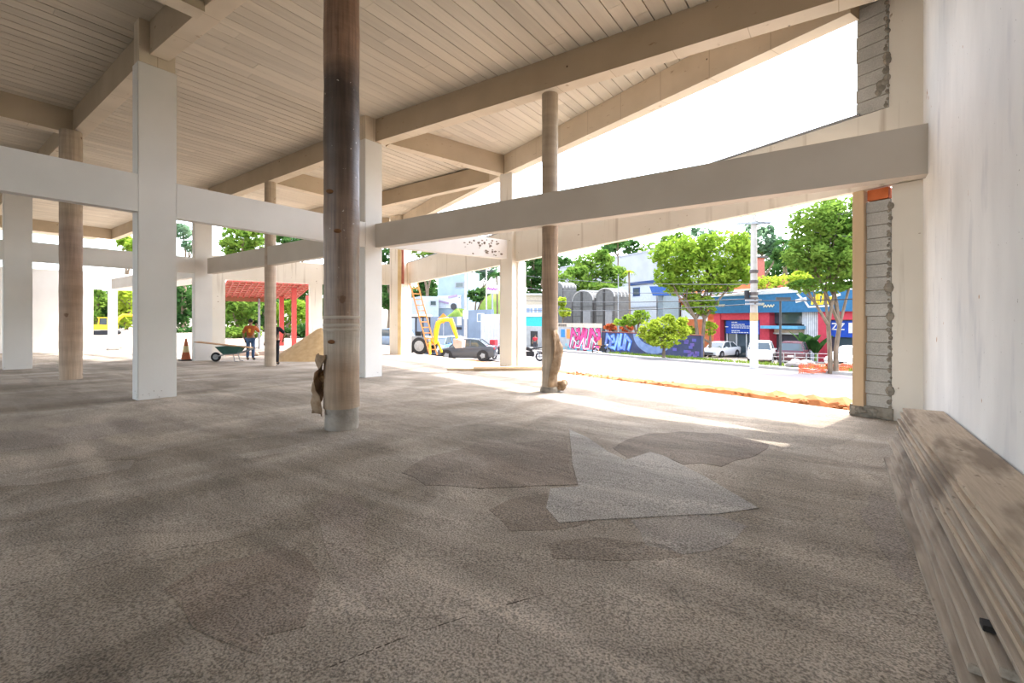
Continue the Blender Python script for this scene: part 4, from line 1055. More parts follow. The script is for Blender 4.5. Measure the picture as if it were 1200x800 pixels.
# red pergola outside the far opening
PR = mat('red_steel', (.50, .07, .06), (.42, .06, .05), rough=.5); TILE = leafmat('translucent_tile', (.40, .20, .16), (.50, .30, .25), 3)
qa_, qb_ = P(266, 24.6), P(366, 27.2); ax = (qb_-qa_); Lp = ax.length; ang = math.atan2(ax.y, ax.x)
zg = terr(*((qa_+qb_)/2)); e = thing('pergola', 'red steel pergola with a tiled roof outside the far opening', 'pergola', (qa_.x, qa_.y, zg), ang)
zr0 = zat(329, 25.0)-zg; ze = zat(348, 29.5)-zg; dep = 4.6
def roofz(y): return zr0+(ze-zr0)*y/dep
mb = MB(); mb.add([(0, 0, roofz(0)), (Lp, 0, roofz(0)), (Lp, dep, roofz(dep)), (0, dep, roofz(dep)), (0, 0, roofz(0)+.05), (Lp, 0, roofz(0)+.05), (Lp, dep, roofz(dep)+.05), (0, dep, roofz(dep)+.05)], [(3, 2, 1, 0), (4, 5, 6, 7), (0, 1, 5, 4), (1, 2, 6, 5), (2, 3, 7, 6), (3, 0, 4, 7)])
mb.build('roof_tiles', TILE, e)
for i in range(15):
    x = Lp*i/14; MB().tube([(x, 0, roofz(0)-.06), (x, dep, roofz(dep)-.06)], .045, 4).build('rafter', PR, e)
for j in range(9):
    y = dep*j/8; MB().tube([(0, y, roofz(y)-.02), (Lp, y, roofz(y)-.02)], .022, 4).build('batten', PR, e)
MB().box((Lp*.28, dep-.05, ze-.16), (Lp*.56, .06, .3)).build('eave_board', mat('eave_wood', (.34, .15, .09)), e)
for x in (330, 344.5, 361):
    D = {330: 29.6, 344.5: 27.4, 361: 30.0}[x]; q = P(x, D)-qa_; lx = q.x*math.cos(ang)+q.y*math.sin(ang); ly_ = -q.x*math.sin(ang)+q.y*math.cos(ang)
    MB().box((lx, ly_, (roofz(ly_)-.1)/2), (.26, .22, roofz(ly_)-.1)).build('post', PR, e)
    MB().box((lx, ly_, .1), (.4, .34, .2)).build('post_foot', WPAINT, e)
q = P(305, 29)-qa_; lx = q.x*math.cos(ang)+q.y*math.sin(ang); MB().tube([(lx, dep-.2, 0), (lx, dep-.2, ze-.1)], .07, 10).build('post', GREYM, e)['label'] = 'thin grey post'
mb = MB(); q0, q1 = on_seg(262, C2+Vector((-.6, .3)), C3+Vector((-.6, .1)))[0], on_seg(366, C2+Vector((-.6, .3)), C3+Vector((-.6, .1)))[0]
mb.slabwall(q0, q1, .2, -1.0, slab(*((q0+q1)/2))+.22); struct(mb.build('wall_low', mat('pinkish_plaster', (.55, .42, .36))), 'low pinkish wall across the far opening')
# far yellow excavator
p = on_terr(124, 392)
e = thing('excavator', 'yellow excavator at the far left, boom bent to the right, seen between the columns', 'excavator', p, hd(1, 0))
for sd_ in (-.55, .55):
    mb = MB(); mb.extr([(-1.2, .1), (-1.0, 0), (1.0, 0), (1.2, .1), (1.25, .35), (1.0, .5), (-1.0, .5), (-1.25, .35)], sd_-.2, sd_+.2); mb.build('track', RUBBER, e, bevel=.03)
e.scale = (.82, .82, .82)
MB().extr([(-1.15, .6), (.9, .6), (.95, 1.15), (-.3, 1.25), (-1.15, 1.2)], -.75, .75).build('house', YELLOW, e, bevel=.06)
fr = MB()
for x, y in ((-.35, -.6), (.75, -.6), (-.35, .6), (.75, .6)): fr.tube([(x, y, 1.15), (x+(.1 if x < 0 else 0), y, 2.0)], .06, 6)
fr.bb(-.4, .85, -.68, .68, 1.98, 2.08); fr.build('cab_frame', YELLOW, e); MB().bb(-.24, .72, -.56, .56, 1.2, 1.97).build('cab_glass', GLASS, e)
MB().tube([(1.0, -.2, .8), (1.7, -.2, 1.9), (2.3, -.2, 2.35), (3.4, -.2, 2.3)], [.18, .2, .2, .15], 6).build('boom', YELLOW, e)
MB().tube([(3.4, -.2, 2.35), (4.0, -.2, 1.4)], [.14, .1], 6).build('stick', YELLOW, e); MB().extr([(3.7, 1.4), (4.2, 1.45), (4.35, 1.0), (3.9, .8), (3.65, 1.05)], -.5, .1).build('bucket', GREYM, e)
# ladder leaning on the lintel near the far pillar
DL = FL(484)[1]+1.0; a = Vector((*P(508, DL), 0)); b2 = J0+EF*18.2+NF*.1; zt = LB+.35; A0 = Vector((a.x, a.y, terr(a.x, a.y))); d2 = P(484.5, depth(a)-.3); B0 = Vector((d2.x, d2.y, zat(331, depth(a)-.3)))
e = thing('ladder', 'orange ladder leaning left beside the yellow backhoe', 'ladder', A0)
up = (B0-A0); sdv = up.cross(Vector((F2.x, F2.y, 0))).normalized(); sdv = Vector((R2.x, R2.y, 0))*.9+Vector((F2.x, F2.y, 0))*.2; sdv.normalize(); OL = mat('ladder_orange', (.72, .30, .10), (.6, .24, .08), scale=5)
for s in (-.2, .2):
    MB().tube([sdv*s, up+sdv*s], .05, 4).build('stile', OL, e)
for i in range(1, 13):
    c = up*(i/13); MB().tube([c-sdv*.2, c+sdv*.2], .03, 6).build('rung', OL, e)
# backhoe
q = P(497, 26.3); a = Vector((q.x, q.y, terr(q.x, q.y))); D = depth(a); e = thing('backhoe_loader', 'yellow backhoe with a white canopy roof and its digging arm folded in an arch', 'backhoe', a, hd(1, -.25))
MB().extr([(-1.55, .5), (.5, .5), (.5, 1.0), (-.75, 1.05), (-1.55, 1.15)], -.5, .5).build('chassis', GREYM, e, bevel=.04)
for x, R in ((-1.1, .42), (.05, .5)):
    for s in (-.62, .62): wheel(e, x, s, R, .3)
cb = MB()
for x in (-.75, .15):
    for y in (-.48, .48): cb.tube([(x, y, 1.0), (x*.97, y*.95, 2.15)], .045, 6)
cb.bb(-.75, .16, -.47, .47, 2.08, 2.15); cb.build('cab_frame', BLACK, e); MB().bb(-.85, .25, -.6, .6, 2.15, 2.28).build('canopy', WPAINT, e, bevel=.04)
MB().bb(-.45, -.1, -.25, .25, 1.05, 1.3).build('seat', BLACK, e); MB().tube([(.45, 0, .75), (.75, 0, .7)], .17, 8).build('swing_post', YELLOW, e)
MB().tube([(.70, 0, .65), (.76, 0, 1.35), (.88, 0, 1.8), (1.2, 0, 1.97)], [.12, .15, .15, .12], 6).build('boom', YELLOW, e)
MB().tube([(1.2, .0, 1.97), (1.66, 0, 1.97), (1.88, 0, 1.4), (2.05, 0, .9)], [.12, .15, .12, .09], 6).build('dipper', YELLOW, e)
MB().tube([(.85, .0, 1.98), (1.5, 0, 2.1)], .05, 8).build('ram', GREYM, e)
bk = MB(); bk.extr([(1.92, .9), (2.15, .88), (2.45, .8), (2.42, .4), (2.05, .36), (1.9, .55)], -.28, .28); bk.build('bucket', mat('worn_steel', (.48, .38, .32), (.4, .3, .25)), e)
for s in (-.55, .55): MB().tube([(.6, s, .7), (.75, s*1.5, .05)], .07, 6).build('stabiliser', YELLOW, e); 
# cars on the street side
def at_depth(x, D): q = P(x, D); return Vector((q.x, q.y, terr(q.x, q.y)))
car('car', 'dark grey sedan parked half behind the backhoe bucket', at_depth(548, 30.0), hd(-1, .12), carpaint('dark_grey', (.05, .055, .065)), L=3.9, W=1.7, Hh=1.38)
car('car', 'blue car behind the arch of the backhoe arm', at_depth(517, 34.0), hd(-.25, -1), carpaint('steel_blue', (.10, .20, .34)), W=1.7)
car('car', 'silver car behind the backhoe arm, farther up the side street', at_depth(531, 44.0), hd(-.6, 1), carpaint('silver', (.5, .52, .55)))
car('car', 'blue grey vehicle seen in the gap beside the middle white pillar', at_depth(452, 36), hd(-1, .3), carpaint('blue_grey', (.16, .22, .29)), kind='suv')
car('car', 'white sedan parked in front of the shop, left of the utility pole', on_street(845, 417.6), hd(-.82, -.57), carpaint('white', (.72, .73, .72)), L=4.4, W=1.8, Hh=1.47)
q = on_street(893, 422.5)
car('suv', 'white SUV with its back to the road, just right of the utility pole', q, hd(.55, .83), carpaint('white', (.7, .7, .7)), kind='suv', L=4.4, W=1.8, Hh=1.68)
car('suv', 'dark maroon SUV between the white SUV and the banana plants', on_street(931, 424), hd(.62, .78), carpaint('maroon', (.08, .025, .035)), kind='suv', L=4.5, W=1.85, Hh=1.68)
car('car', 'white car parked nearest the formwork board at the right end of the street', on_street(1001, 430), hd(-.85, -.4), carpaint('white', (.7, .7, .7)), L=4.3)
q = at_depth(585, 31.5); motorcycle('motorcycle with a red delivery box left of the street pillar', q, hd(.5, .87), BLACK, RED)
q = at_depth(622, 30); motorcycle('dark motorcycle just right of the street pillar', q, hd(-.9, .3), BLACK)
q = on_street(705, 415); motorcycle('dark motorcycle parked below the join of the two painted walls', q, hd(1, -.15), BLACK)
q = on_street(775.5, 416.5); rz = hd(-.15, -1)
motorcycle('red motorcycle ridden by the person in pink', q, rz, RED)
person('rider in a pink top sitting on the red motorcycle beside the white sedan', Vector((q.x, q.y, q.z+.02))-Vector((math.cos(rz), math.sin(rz), 0))*.2, rz-math.pi/2, PK_C, GR_C,
       (((-.3, .2, 1.15), (-.34, .5, 1.08)), ((.3, .2, 1.15), (.34, .5, 1.08))), lean=.06, hair=(.5, .08, .1), legpose=(((-.2, .42, .82), (-.2, .32, .38), (-.2, .46, .33)), ((.2, .42, .82), (.2, .32, .38), (.2, .46, .33))))
q = on_street(627, 410); person('pedestrian in a red top by the grey doorway right of the street pillar', q, hd(-.2, -1)-math.pi/2, RD_C, GR_C, (((-.25, 0, 1.12), (-.27, .08, .88)), ((.25, .02, 1.12), (.27, .1, .88))))
# ------------------------------------------------------------------ across the road: painted walls
def front(x0, x1, n, th, z0, z1): a, b = Pn(x0, n)[0], Pn(x1, n)[0]; return a, b
class Face:                                           # vertical plane parallel to the road, n metres out: s to the right, z up
    def __init__(f, n, x0, x1, zg=None):
        f.a, f.b = Pn(x0, n)[0], Pn(x1, n)[0]; f.L = (f.b-f.a).length; f.d = (f.b-f.a)/f.L; f.n = n; f.ang = math.atan2(f.d.y, f.d.x)
        m_ = (f.a+f.b)/2; f.z = street(m_.x, m_.y)+.1 if zg is None else zg; f.x0 = x0
    def s(f, x): return (Pn(x, f.n)[0]-f.a).dot(f.d)
    def h(f, x, y): return zat(y, Pn(x, f.n)[1])-f.z
    def thing(f, name, label, cat, group=None): return thing(name, label, cat, (f.a.x, f.a.y, f.z), f.ang, group)
def fbox(s0, s1, z0, z1, y0, y1): return MB().bb(s0, s1, y0, y1, z0, z1)
def stroke(mb, pts, w, y=-.02, th=.02):               # flat painted stroke standing on a wall face (local x,z)
    for i in range(len(pts)-1):
        a, b = Vector(pts[i]), Vector(pts[i+1]); d = (b-a); L = d.length+w*.7; c = (a+b)/2
        mb.box((c.x, y, c.y), (L, th, w), M=Matrix.Rotation(-math.atan2(d.y, d.x), 3, 'Y'))
W1 = Face(29.6, 612, 703); Hw = W1.h(660, 383)
e = W1.thing('graffiti_wall', 'grey street wall with pink graffiti lettering and a blue square', 'wall')
fbox(0, W1.L, -.6, Hw, 0, .2).build('wall', mat('grey_render', (.42, .42, .41), (.34, .34, .33), scale=1.5), e)
fbox(W1.s(648), W1.L+.05, Hw, Hw+.45, -.04, .24).build('coping', mat('beige_render', (.60, .50, .38), (.5, .4, .3), scale=2), e)['label'] = 'beige upper band'
dk = MB()
for i in range(5): dk.bb(W1.s(655)+i*.35, W1.s(655)+i*.35+.2, -.06, -.03, Hw+.06, Hw+.36)
dk.build('vent', BLACK, e)
GP = mat('graffiti_pink', (.80, .10, .28), (.70, .05, .2)); GW = mat('graffiti_white', (.78, .74, .76)); GB = mat('graffiti_blue', (.05, .22, .5)); GO = mat('graffiti_orange', (.75, .26, .08)); GK = mat('graffiti_black', (.03, .03, .04)); GC = mat('graffiti_cyan', (.22, .52, .60))
def letters(seed, s0, s1, z0, z1, n, w, ang=.2):
    r = random.Random(seed); out = []
    for i in range(n):
        c = s0+(s1-s0)*(i+.5)/n; hw = (s1-s0)/n*.42; zb, zt = z0+r.uniform(0, .12), z1-r.uniform(0, .2)
        k_ = i % 4; sl = (zt-zb)*.22
        if k_ == 0: pts = [(c-hw, zb), (c-hw+sl, zt), (c+hw+sl, (zb+zt)/2+.1), (c+hw, zb)]
        elif k_ == 1: pts = [(c+hw, zb+.1), (c-hw, zb+.15), (c-hw+sl*.6, (zb+zt)/2), (c+hw+sl*.4, (zb+zt)/2+.1), (c+sl, zt), (c-hw+sl, zt-.1)]
        elif k_ == 2: pts = [(c-hw, zb), (c+sl, zt), (c+hw, zb)]
        else: pts = [(c-hw+sl, zt), (c-hw, zb), (c+hw, zb+.1), (c+hw+sl, zt)]
        out.append(pts)
    return out
s0, s1 = W1.s(668), W1.s(702); mb = MB(); mw = MB(); mk = MB()
for pts in letters(3, s0, s1, .35, Hw-.12, 6, .3):
    stroke(mk, pts, .52, -.012, .014); stroke(mb, [p_ for p_ in pts], .36, -.025, .014)
    stroke(mw, [(x_, .25+(z_-.25)*.55) for x_, z_ in pts[:3]], .13, -.036, .012)
mk.build('graffiti_outline', GK, e); mb.build('graffiti_lettering', GP, e)['label'] = 'pink graffiti lettering'; mw.build('graffiti_highlight', GW, e)
mb = MB(); mb.bb(W1.s(657.5), W1.s(662), -.03, 0, Hw*.55, Hw*.9); mb.build('painted_square', GB, e)
mb = MB(); mb.bb(W1.s(664), W1.s(668), -.028, 0, Hw*.5, Hw*.92); mb.bb(W1.s(701), W1.s(705), -.028, 0, .1, Hw*.6); mb.build('painted_patch', GO, e)
mb = MB(); r = random.Random(15)
for i in range(26): q = r.uniform(W1.s(656), W1.s(705)); z_ = r.uniform(.05, .65); mb.bb(q-.18, q+.18, -.02, 0, z_-.13, z_+.13)
mb.build('painted_block', [GC], e)
mb = MB()
for i in range(16): q = r.uniform(W1.s(670), W1.s(704)); z_ = r.uniform(.0, .4); mb.bb(q-.14, q+.14, -.024, 0, z_-.1, z_+.1)
mb.build('painted_block', mat('graffiti_dark_red', (.35, .05, .08)), e)
# doorway in the grey part
mb = MB(); mb.bb(W1.s(622), W1.s(630), -.05, .02, 0, 2.0); mb.build('doorway', BLACK, e)
W2 = Face(30.4, 704, 822); H2 = W2.h(730, 390)
e = W2.thing('graffiti_wall', 'navy street wall painted with blue lettering and a large pale crescent', 'wall')
fbox(0, W2.L, -.6, H2, 0, .2).build('wall', mat('navy_render', (.055, .065, .13), (.04, .045, .09), scale=1.2), e)
fbox(-.04, W2.L, H2, H2+.07, -.04, .24).build('coping', mat('dark_red_coping', (.2, .06, .05)), e)
mb = MB(); mk = MB()
for pts in letters(9, W2.s(709), W2.s(737), .3, H2-.15, 5, .3): stroke(mk, pts, .42, -.012, .014); stroke(mb, pts, .26, -.025, .014)
mk.build('graffiti_outline', mat('graffiti_mid_blue', (.03, .13, .5)), e); mb.build('graffiti_lettering', mat('graffiti_pale_blue', (.28, .5, .72), (.2, .25, .6), scale=1.5), e)['label'] = 'pale blue graffiti lettering'
cr = MB(); c = (W2.s(765), H2*1.02); R = W2.s(765)-W2.s(742); pts = []
for i in range(25): a = math.pi+math.pi*.85*i/24; pts.append((c[0]+R*math.cos(a), c[1]+R*.72*math.sin(a)))
for i in range(25): a = math.pi+math.pi*.85*(1-i/24); pts.append((c[0]+R*.1+R*.86*math.cos(a), c[1]+.05+R*.46*math.sin(a)))
pts = [(x_, max(.05, min(H2-.03, z_))) for x_, z_ in pts]
for i in range(24): cr.add([(pts[i][0], -.02, pts[i][1]), (pts[i+1][0], -.02, pts[i+1][1]), (pts[48-i][0], -.02, pts[48-i][1]), (pts[49-i][0], -.02, pts[49-i][1]), (pts[i][0], 0, pts[i][1]), (pts[i+1][0], 0, pts[i+1][1]), (pts[48-i][0], 0, pts[48-i][1]), (pts[49-i][0], 0, pts[49-i][1])], [(0, 1, 2, 3), (7, 6, 5, 4), (0, 4, 5, 1), (3, 2, 6, 7)])
cr.build('painted_crescent', mat('crescent_blue', (.20, .27, .42), (.13, .19, .33), scale=2), e)
mb = MB(); r = random.Random(17)
for i in range(18): q = r.uniform(W2.s(790), W2.s(818)); z_ = r.uniform(.1, H2-.3); mb.bb(q-.2, q+.2, -.02, 0, z_-.12, z_+.12)
mb.build('painted_block', mat('violet_paint', (.09, .10, .36), (.16, .1, .3), scale=2), e)

# vaulted grey huts behind the pink graffiti wall
VG = mat('vault_grey', (.13, .125, .115), (.10, .095, .09), scale=2); VL = mat('vault_pale', (.34, .33, .31)); VD = mat('vault_dark', (.07, .065, .06))
for x0, x1, yt, lb, n in ((647, 660, 331, 'grey vaulted hut half hidden behind the slim round column', 38), (671, 695, 340.5, 'grey vaulted hut left of its twin, above the pink graffiti', 38), (698, 720, 338, 'grey vaulted hut right of its twin, above the join of the painted walls', 38)):
    f = Face(n, x0, x1); e = f.thing('vaulted_hut', lb, 'hut', 'grey vaulted huts'); Ht = f.h((x0+x1)/2, yt); w = f.L; rise = w*.30
    arc = [(w/2-w/2*math.cos(math.pi*i/12), Ht-rise+rise*math.sin(math.pi*i/12)) for i in range(13)]
    MB().extr([(0, 0)]+arc+[(w, 0)], 0, 2.4).build('shell', VG, e)
    for i in range(5):
        rb_ = MB(); y = .0+i*.58
        for q in range(12): a, b = Vector((arc[q][0], 0, arc[q][1]+.02)), Vector((arc[q+1][0], 0, arc[q+1][1]+.02)); rb_.tube([a+Vector((0, y, 0)), b+Vector((0, y, 0))], .09, 5)
        rb_.build('vault_rib', VL, e)
    for sx in (0, w*.44, w*.5, w): MB().box((sx, -.05, (Ht-rise*(1 if sx in (0, w) else .08))/2), (.12, .12, Ht-rise*(1 if sx in (0, w) else .08))).build('mullion', VD, e)
    for zz in (Ht*.55, Ht*.72, Ht*.4): MB().box((w/2, -.02, zz), (w, .06, .06)).build('rail', VD, e)
    MB().box((w*.72, -.03, Ht*.33), (w*.36, .05, Ht*.62)).build('panel', mat('panel_grey', (.22, .215, .21)), e)
# teal and white building strip
f = Face(48, 664, 722); e = f.thing('shop_building', 'low turquoise and white building glimpsed between the grey huts', 'building')
h1, h2, h3 = f.h(640, 385), f.h(640, 371), f.h(640, 357)
fbox(0, f.L, -1, h1, 0, 4).build('wall', mat('grey_render', (.42, .42, .41)), e); fbox(0, f.L, h1, h2, -.1, 3.9).build('turquoise_band', mat('turquoise', (.06, .50, .50), (.05, .44, .45)), e); fbox(0, f.L, h2, h3, -.14, 3.8).build('signboard', WPAINT, e)
mb = MB(); r = random.Random(3); q = f.s(621)
while q < f.L-.6:
    w = r.uniform(.35, .8); mb.bb(q, q+w, -.2, -.13, h2+(h3-h2)*.42, h2+(h3-h2)*.58); mb.bb(q+w*.2, q+w*.5, -.2, -.13, h2+(h3-h2)*.6, h2+(h3-h2)*.72); q += w+r.uniform(.12, .4)
mb.build('sign_lettering', mat('slate_blue', (.25, .32, .45)), e)
_blk = None
# white and blue house, pale warehouse, orange buildings
f = Face(47, 724, 769); e = f.thing('house', 'white house with a dark blue roof edge behind the navy painted wall', 'building'); Ht = f.h(745, 334)
fbox(0, f.L, -1, Ht, 0, 3).build('wall', mat('white_render', (.50, .53, .54), (.43, .46, .48)), e); fbox(f.s(739), f.L+.3, Ht, Ht+.45, -.25, 3.1).build('roof_edge', mat('navy_trim', (.03, .06, .16)), e)
for x0, x1, y0, y1 in ((742, 750, 337, 347), (735, 737, 352, 375), (752, 757, 365, 374)):
    o = fbox(f.s(x0), f.s(x1), f.h(745, y1), f.h(745, y0), -.06, .1).build('window', mat('navy_trim', (.03, .06, .16)), e); fbox(f.s(x0)+.15, f.s(x1)-.15, f.h(745, y1)+.15, f.h(745, y0)-.15, -.08, 0).build('pane', GLASS, o)
fbox(f.s(731), f.s(770), f.h(745, 361), f.h(745, 359.5), -.1, 0).build('ledge', GREYM, e)
f = Face(66, 655, 800); zb_ = terr(*((f.a+f.b)/2)); e = f.thing('warehouse', 'large pale grey blank walled warehouse rising behind the white house', 'building'); Ht = f.h(735, 300)
WG = mat('pale_grey_wall', (.40, .40, .43), (.35, .35, .38), scale=.4)
fbox(0, f.L, -2, Ht, 0, 14).build('wall', WG, e); fbox(-.1, f.L+.1, Ht, Ht+.35, -.1, 14.1).build('parapet', mat('parapet_grey', (.36, .36, .40), (.28, .28, .31), scale=2), e)
f = Face(47, 771, 800); e = f.thing('house', 'grey green narrow house wall with a slanted blue awning', 'building')
fbox(0, f.s(777), -1, f.h(770, 345), 0, 3).build('wall', mat('grey_green', (.22, .27, .29)), e)
mb = MB(); z0, z1 = f.h(770, 347), f.h(770, 336); mb.extr([(0, z1), (f.s(800), z1-.2), (f.s(800), z0-.1), (f.s(775), z0)], -1.6, .2); mb.build('awning', mat('awning_blue', (.04, .10, .30)), e)
OR = mat('orange_render', (.62, .20, .08), (.52, .16, .06), scale=1.5)
f = Face(53, 772, 850); e = f.thing('orange_building', 'orange building with a white canopy roof between the trees and the shop', 'building')
fbox(f.s(774), f.L, -1, f.h(800, 374), 0, 5).build('lower_wall', OR, e); fbox(f.s(771), f.L, f.h(800, 356), f.h(800, 342), .6, 5.2).build('upper_wall', OR, e)
mb = MB(); za, zb2 = f.h(775, 353), f.h(845, 344); mb.add([(f.s(774), -1.6, za), (f.L+3, -1.6, zb2), (f.L+3, 1.2, zb2+.25), (f.s(774), 1.2, za+.25), (f.s(774), -1.6, za+.3), (f.L+3, -1.6, zb2+.3), (f.L+3, 1.2, zb2+.55), (f.s(774), 1.2, za+.55)], [(3, 2, 1, 0), (4, 5, 6, 7), (0, 1, 5, 4), (1, 2, 6, 5), (2, 3, 7, 6), (3, 0, 4, 7)]); mb.build('canopy', WPAINT, e)
for x in (776, 796, 833): fbox(f.s(x), f.s(x)+.3, f.h(800, 376), f.h(800, 354), -1.3, -1.0).build('canopy_post', WPAINT, e)
fbox(f.s(784), f.s(795), f.h(800, 373), f.h(800, 354), .3, .6).build('dark_opening', GLASS, e)
f = Face(60, 826, 920); e = f.thing('orange_building', 'long orange brick parapet building above the shop roof', 'building')
fbox(0, f.L, -1, f.h(850, 333), 0, 6).build('wall', OR, e); fbox(0, f.L, f.h(850, 346), f.h(850, 341), -.5, .2).build('gutter', mat('gutter_dark', (.08, .07, .07)), e); fbox(0, f.s(846), f.h(850, 352), f.h(850, 347), -.7, .1).build('fascia', WPAINT, e)

# blue and red shop
S = Face(41, 837, 1062); e = S.thing('shop', 'blue and red shop with window posters at the right end of the street', 'shop')
zf0, zf1 = S.h(915, 366), S.h(915, 344); RW = mat('shop_red', (.48, .05, .07), (.43, .04, .06)); BF = mat('fascia_blue', (.03, .13, .25), (.025, .11, .21))
fbox(0, S.L, -.3, zf0+.3, .9, 9).build('rear_wall', mat('dark_interior', (.06, .06, .07)), e)
fbox(-.2, S.L, zf0, zf1, -.5, 1.2).build('fascia', BF, e)
mb = MB(); mb.add([(-.2, -.55, zf1), (S.L, -.55, zf1), (S.L, 9, zf1+1.3), (-.2, 9, zf1+.3), (-.2, -.55, zf1+.1), (S.L, -.55, zf1+.75), (S.L, 9, zf1+2.0), (-.2, 9, zf1+.8)], [(3, 2, 1, 0), (4, 5, 6, 7), (0, 1, 5, 4), (1, 2, 6, 5), (2, 3, 7, 6), (3, 0, 4, 7)]); mb.build('metal_roof', mat('white_metal_roof', (.6, .6, .6)), e)
for x0, x1 in ((838, 845.5), (892, 903), (960, 970.5)): fbox(S.s(x0), S.s(x1), -.3, zf0, -.2, .9).build('red_column', RW, e)
hr = zf0-S.h(915, 374)+S.h(915, 366)-zf0+0
for x0, x1 in ((845.5, 892), (970.5, 1061)): fbox(S.s(x0), S.s(x1), S.h(915, 374.5), zf0, -.1, .9).build('red_band', RW, e)
for x0, x1 in ((845.5, 892), (970.5, 1061)):
    g = fbox(S.s(x0), S.s(x1), -.2, S.h(915, 374.5), .45, .6).build('shop_window', GLASS, e)
    for i in range(4): q = S.s(x0)+(S.s(x1)-S.s(x0))*(i+.3)/4; MB().bb(q, q+.09, .36, .46, -.2, S.h(915, 391)).build('window_bar', WPAINT, g)
PB = mat('poster_blue', (.015, .06, .33), (.012, .05, .28))
o = fbox(S.s(849), S.s(891), S.h(868, 391), S.h(868, 375.5), .2, .3).build('poster', PB, e); tx = MB(); r = random.Random(5)
for i, (yy, x0, x1) in enumerate(((377.5, 856, 862), (380, 856, 869), (382, 856, 879), (384, 856, 877), (387.5, 856, 866), (389.5, 856, 874), (383, 848.5, 852))):
    q = S.s(x0)
    while q < S.s(x1): w = r.uniform(.14, .34); tx.bb(q, q+w, .17, .2, S.h(868, yy+.45), S.h(868, yy-.45)); q += w+.07
tx.build('poster_lettering', WPAINT, o)
o = fbox(S.s(970.5), S.s(1040), S.h(985, 395), S.h(985, 375.5), .2, .3).build('poster', PB, e); tx = MB(); hh = S.h(985, 379)-S.h(985, 386)
for x0 in (974, 982):
    a, w, z_ = S.s(x0), S.s(x0+5.5)-S.s(x0), S.h(985, 386); stroke(tx, [(a, z_+hh), (a+w, z_+hh), (a, z_), (a+w, z_)], hh*.2, .185, .02)
tx.build('poster_lettering', WPAINT, o); MB().bb(S.s(993), S.s(998.5), .17, .22, S.h(985, 390), S.h(985, 378)).build('poster_panel', WPAINT, o)
fbox(S.s(940), S.s(960), -.2, zf0, .3, .9).build('white_panel', mat('white_cladding', (.72, .72, .72)), e)
mb = MB()
for i in range(9): q = S.s(940)+(S.s(960)-S.s(940))*(i+.5)/9; mb.bb(q-.02, q+.02, .28, .32, -.2, zf0)
mb.build('cladding_groove', GREYM, e)
fbox(S.s(903), S.s(936), S.h(915, 379), zf0, .6, .8).build('upper_window', GLASS, e); fbox(S.s(936), S.s(940), S.h(915, 380), zf0, .5, .8).build('window_frame', WPAINT, e)
fbox(S.s(898), S.s(942), S.h(915, 385), S.h(915, 381.5), -.9, .5).build('canopy', mat('canopy_blue', (.12, .34, .50)), e); fbox(S.s(903), S.s(940), S.h(915, 391.5), S.h(915, 390), .4, .6).build('white_rail', WPAINT, e); fbox(S.s(903), S.s(940), S.h(915, 390), S.h(915, 386), .55, .8).build('beige_band', mat('beige_render', (.60, .50, .38)), e)
# lettering on the fascia: small pale script at the left, a yellow and white logo at the right
tx = MB()
for x0, x1, yy in ((846, 853, 358), (893, 899, 356.5), (899, 911, 358.5)):
    z_ = S.h((x0+x1)/2, yy); n_ = 7; pts = [(S.s(x0)+(S.s(x1)-S.s(x0))*i/n_, z_+.09*(1 if i % 2 else -1)) for i in range(n_+1)]; stroke(tx, pts, .09, -.52, .04)
tx.build('fascia_script', mat('script_gold', (.62, .55, .38)), e)
ty = MB(); tw = MB(); z0, z1 = S.h(960, 356), S.h(960, 345)
for i, x0 in enumerate((956, 960, 964, 968, 972, 977)):
    a, b = S.s(x0), S.s(x0+3.6); zt = z0+(z1-z0)*(.95 if i in (1, 2, 3) else .6)
    pts = ([(a, z0), (a+.1, zt), (b, zt), (b-.1, z0+(zt-z0)*.5), (a, z0+(zt-z0)*.5)], [(a, z0), ((a+b)/2, zt), (b, z0)], [(b, zt), (a, zt), (a, z0), (b, z0)])[i % 3]; stroke(ty, pts, .17, -.54, .06)
stroke(tw, [(S.s(939), z1+.1), (S.s(948), z0+.2), (S.s(952), z0-.25), (S.s(975), z0-.2)], .15, -.53, .05); stroke(tw, [(S.s(938), z0+.3), (S.s(948), z0+.45)], .3, -.53, .05); stroke(tw, [(S.s(978), z0+.5), (S.s(988), z1-.1)], .22, -.53, .05)
ty.build('logo_lettering', mat('logo_yellow', (.85, .62, .05)), e)['label'] = 'yellow logo lettering'; tw.build('logo_swoosh', WPAINT, e)
# banana plants by the white panel
def banana(label, x, n, h, seed, lf='mid'):
    q = Pn(x, n)[0]; z = street(q.x, q.y)+.1; e = thing('banana_plant', label, 'plant', (q.x, q.y, z), 0, 'banana plants by the shop'); r = random.Random(seed)
    for i in range(6):
        an = 6.28*i/6+r.random(); L = h*r.uniform(.75, 1.05); ou = r.uniform(.25, .7); mb = MB(); pts = [Vector((math.cos(an)*L*ou*t*t, math.sin(an)*L*ou*t*t, L*(t-.12*t*t))) for t in [j/8 for j in range(9)]]
        sd = Vector((-math.sin(an), math.cos(an), 0)); vs = []
        for j, p_ in enumerate(pts): w = .03 if j < 3 else .33*math.sin((j-2)/6.3*math.pi)**.6+.02; vs += [p_-sd*w+Vector((0, 0, w*.25)), p_, p_+sd*w+Vector((0, 0, w*.25))]
        fs = []
        for j in range(8): fs += [(3*j, 3*j+1, 3*j+4, 3*j+3), (3*j+1, 3*j+2, 3*j+5, 3*j+4)]
        mb.add(vs, fs); mb.build('leaf', LEAF[lf], e, smooth='all')
    MB().tube([(0, 0, 0), (0, 0, h*.4)], [.12, .07], 8).build('stem', mat('stem_green', (.2, .3, .08)), e)
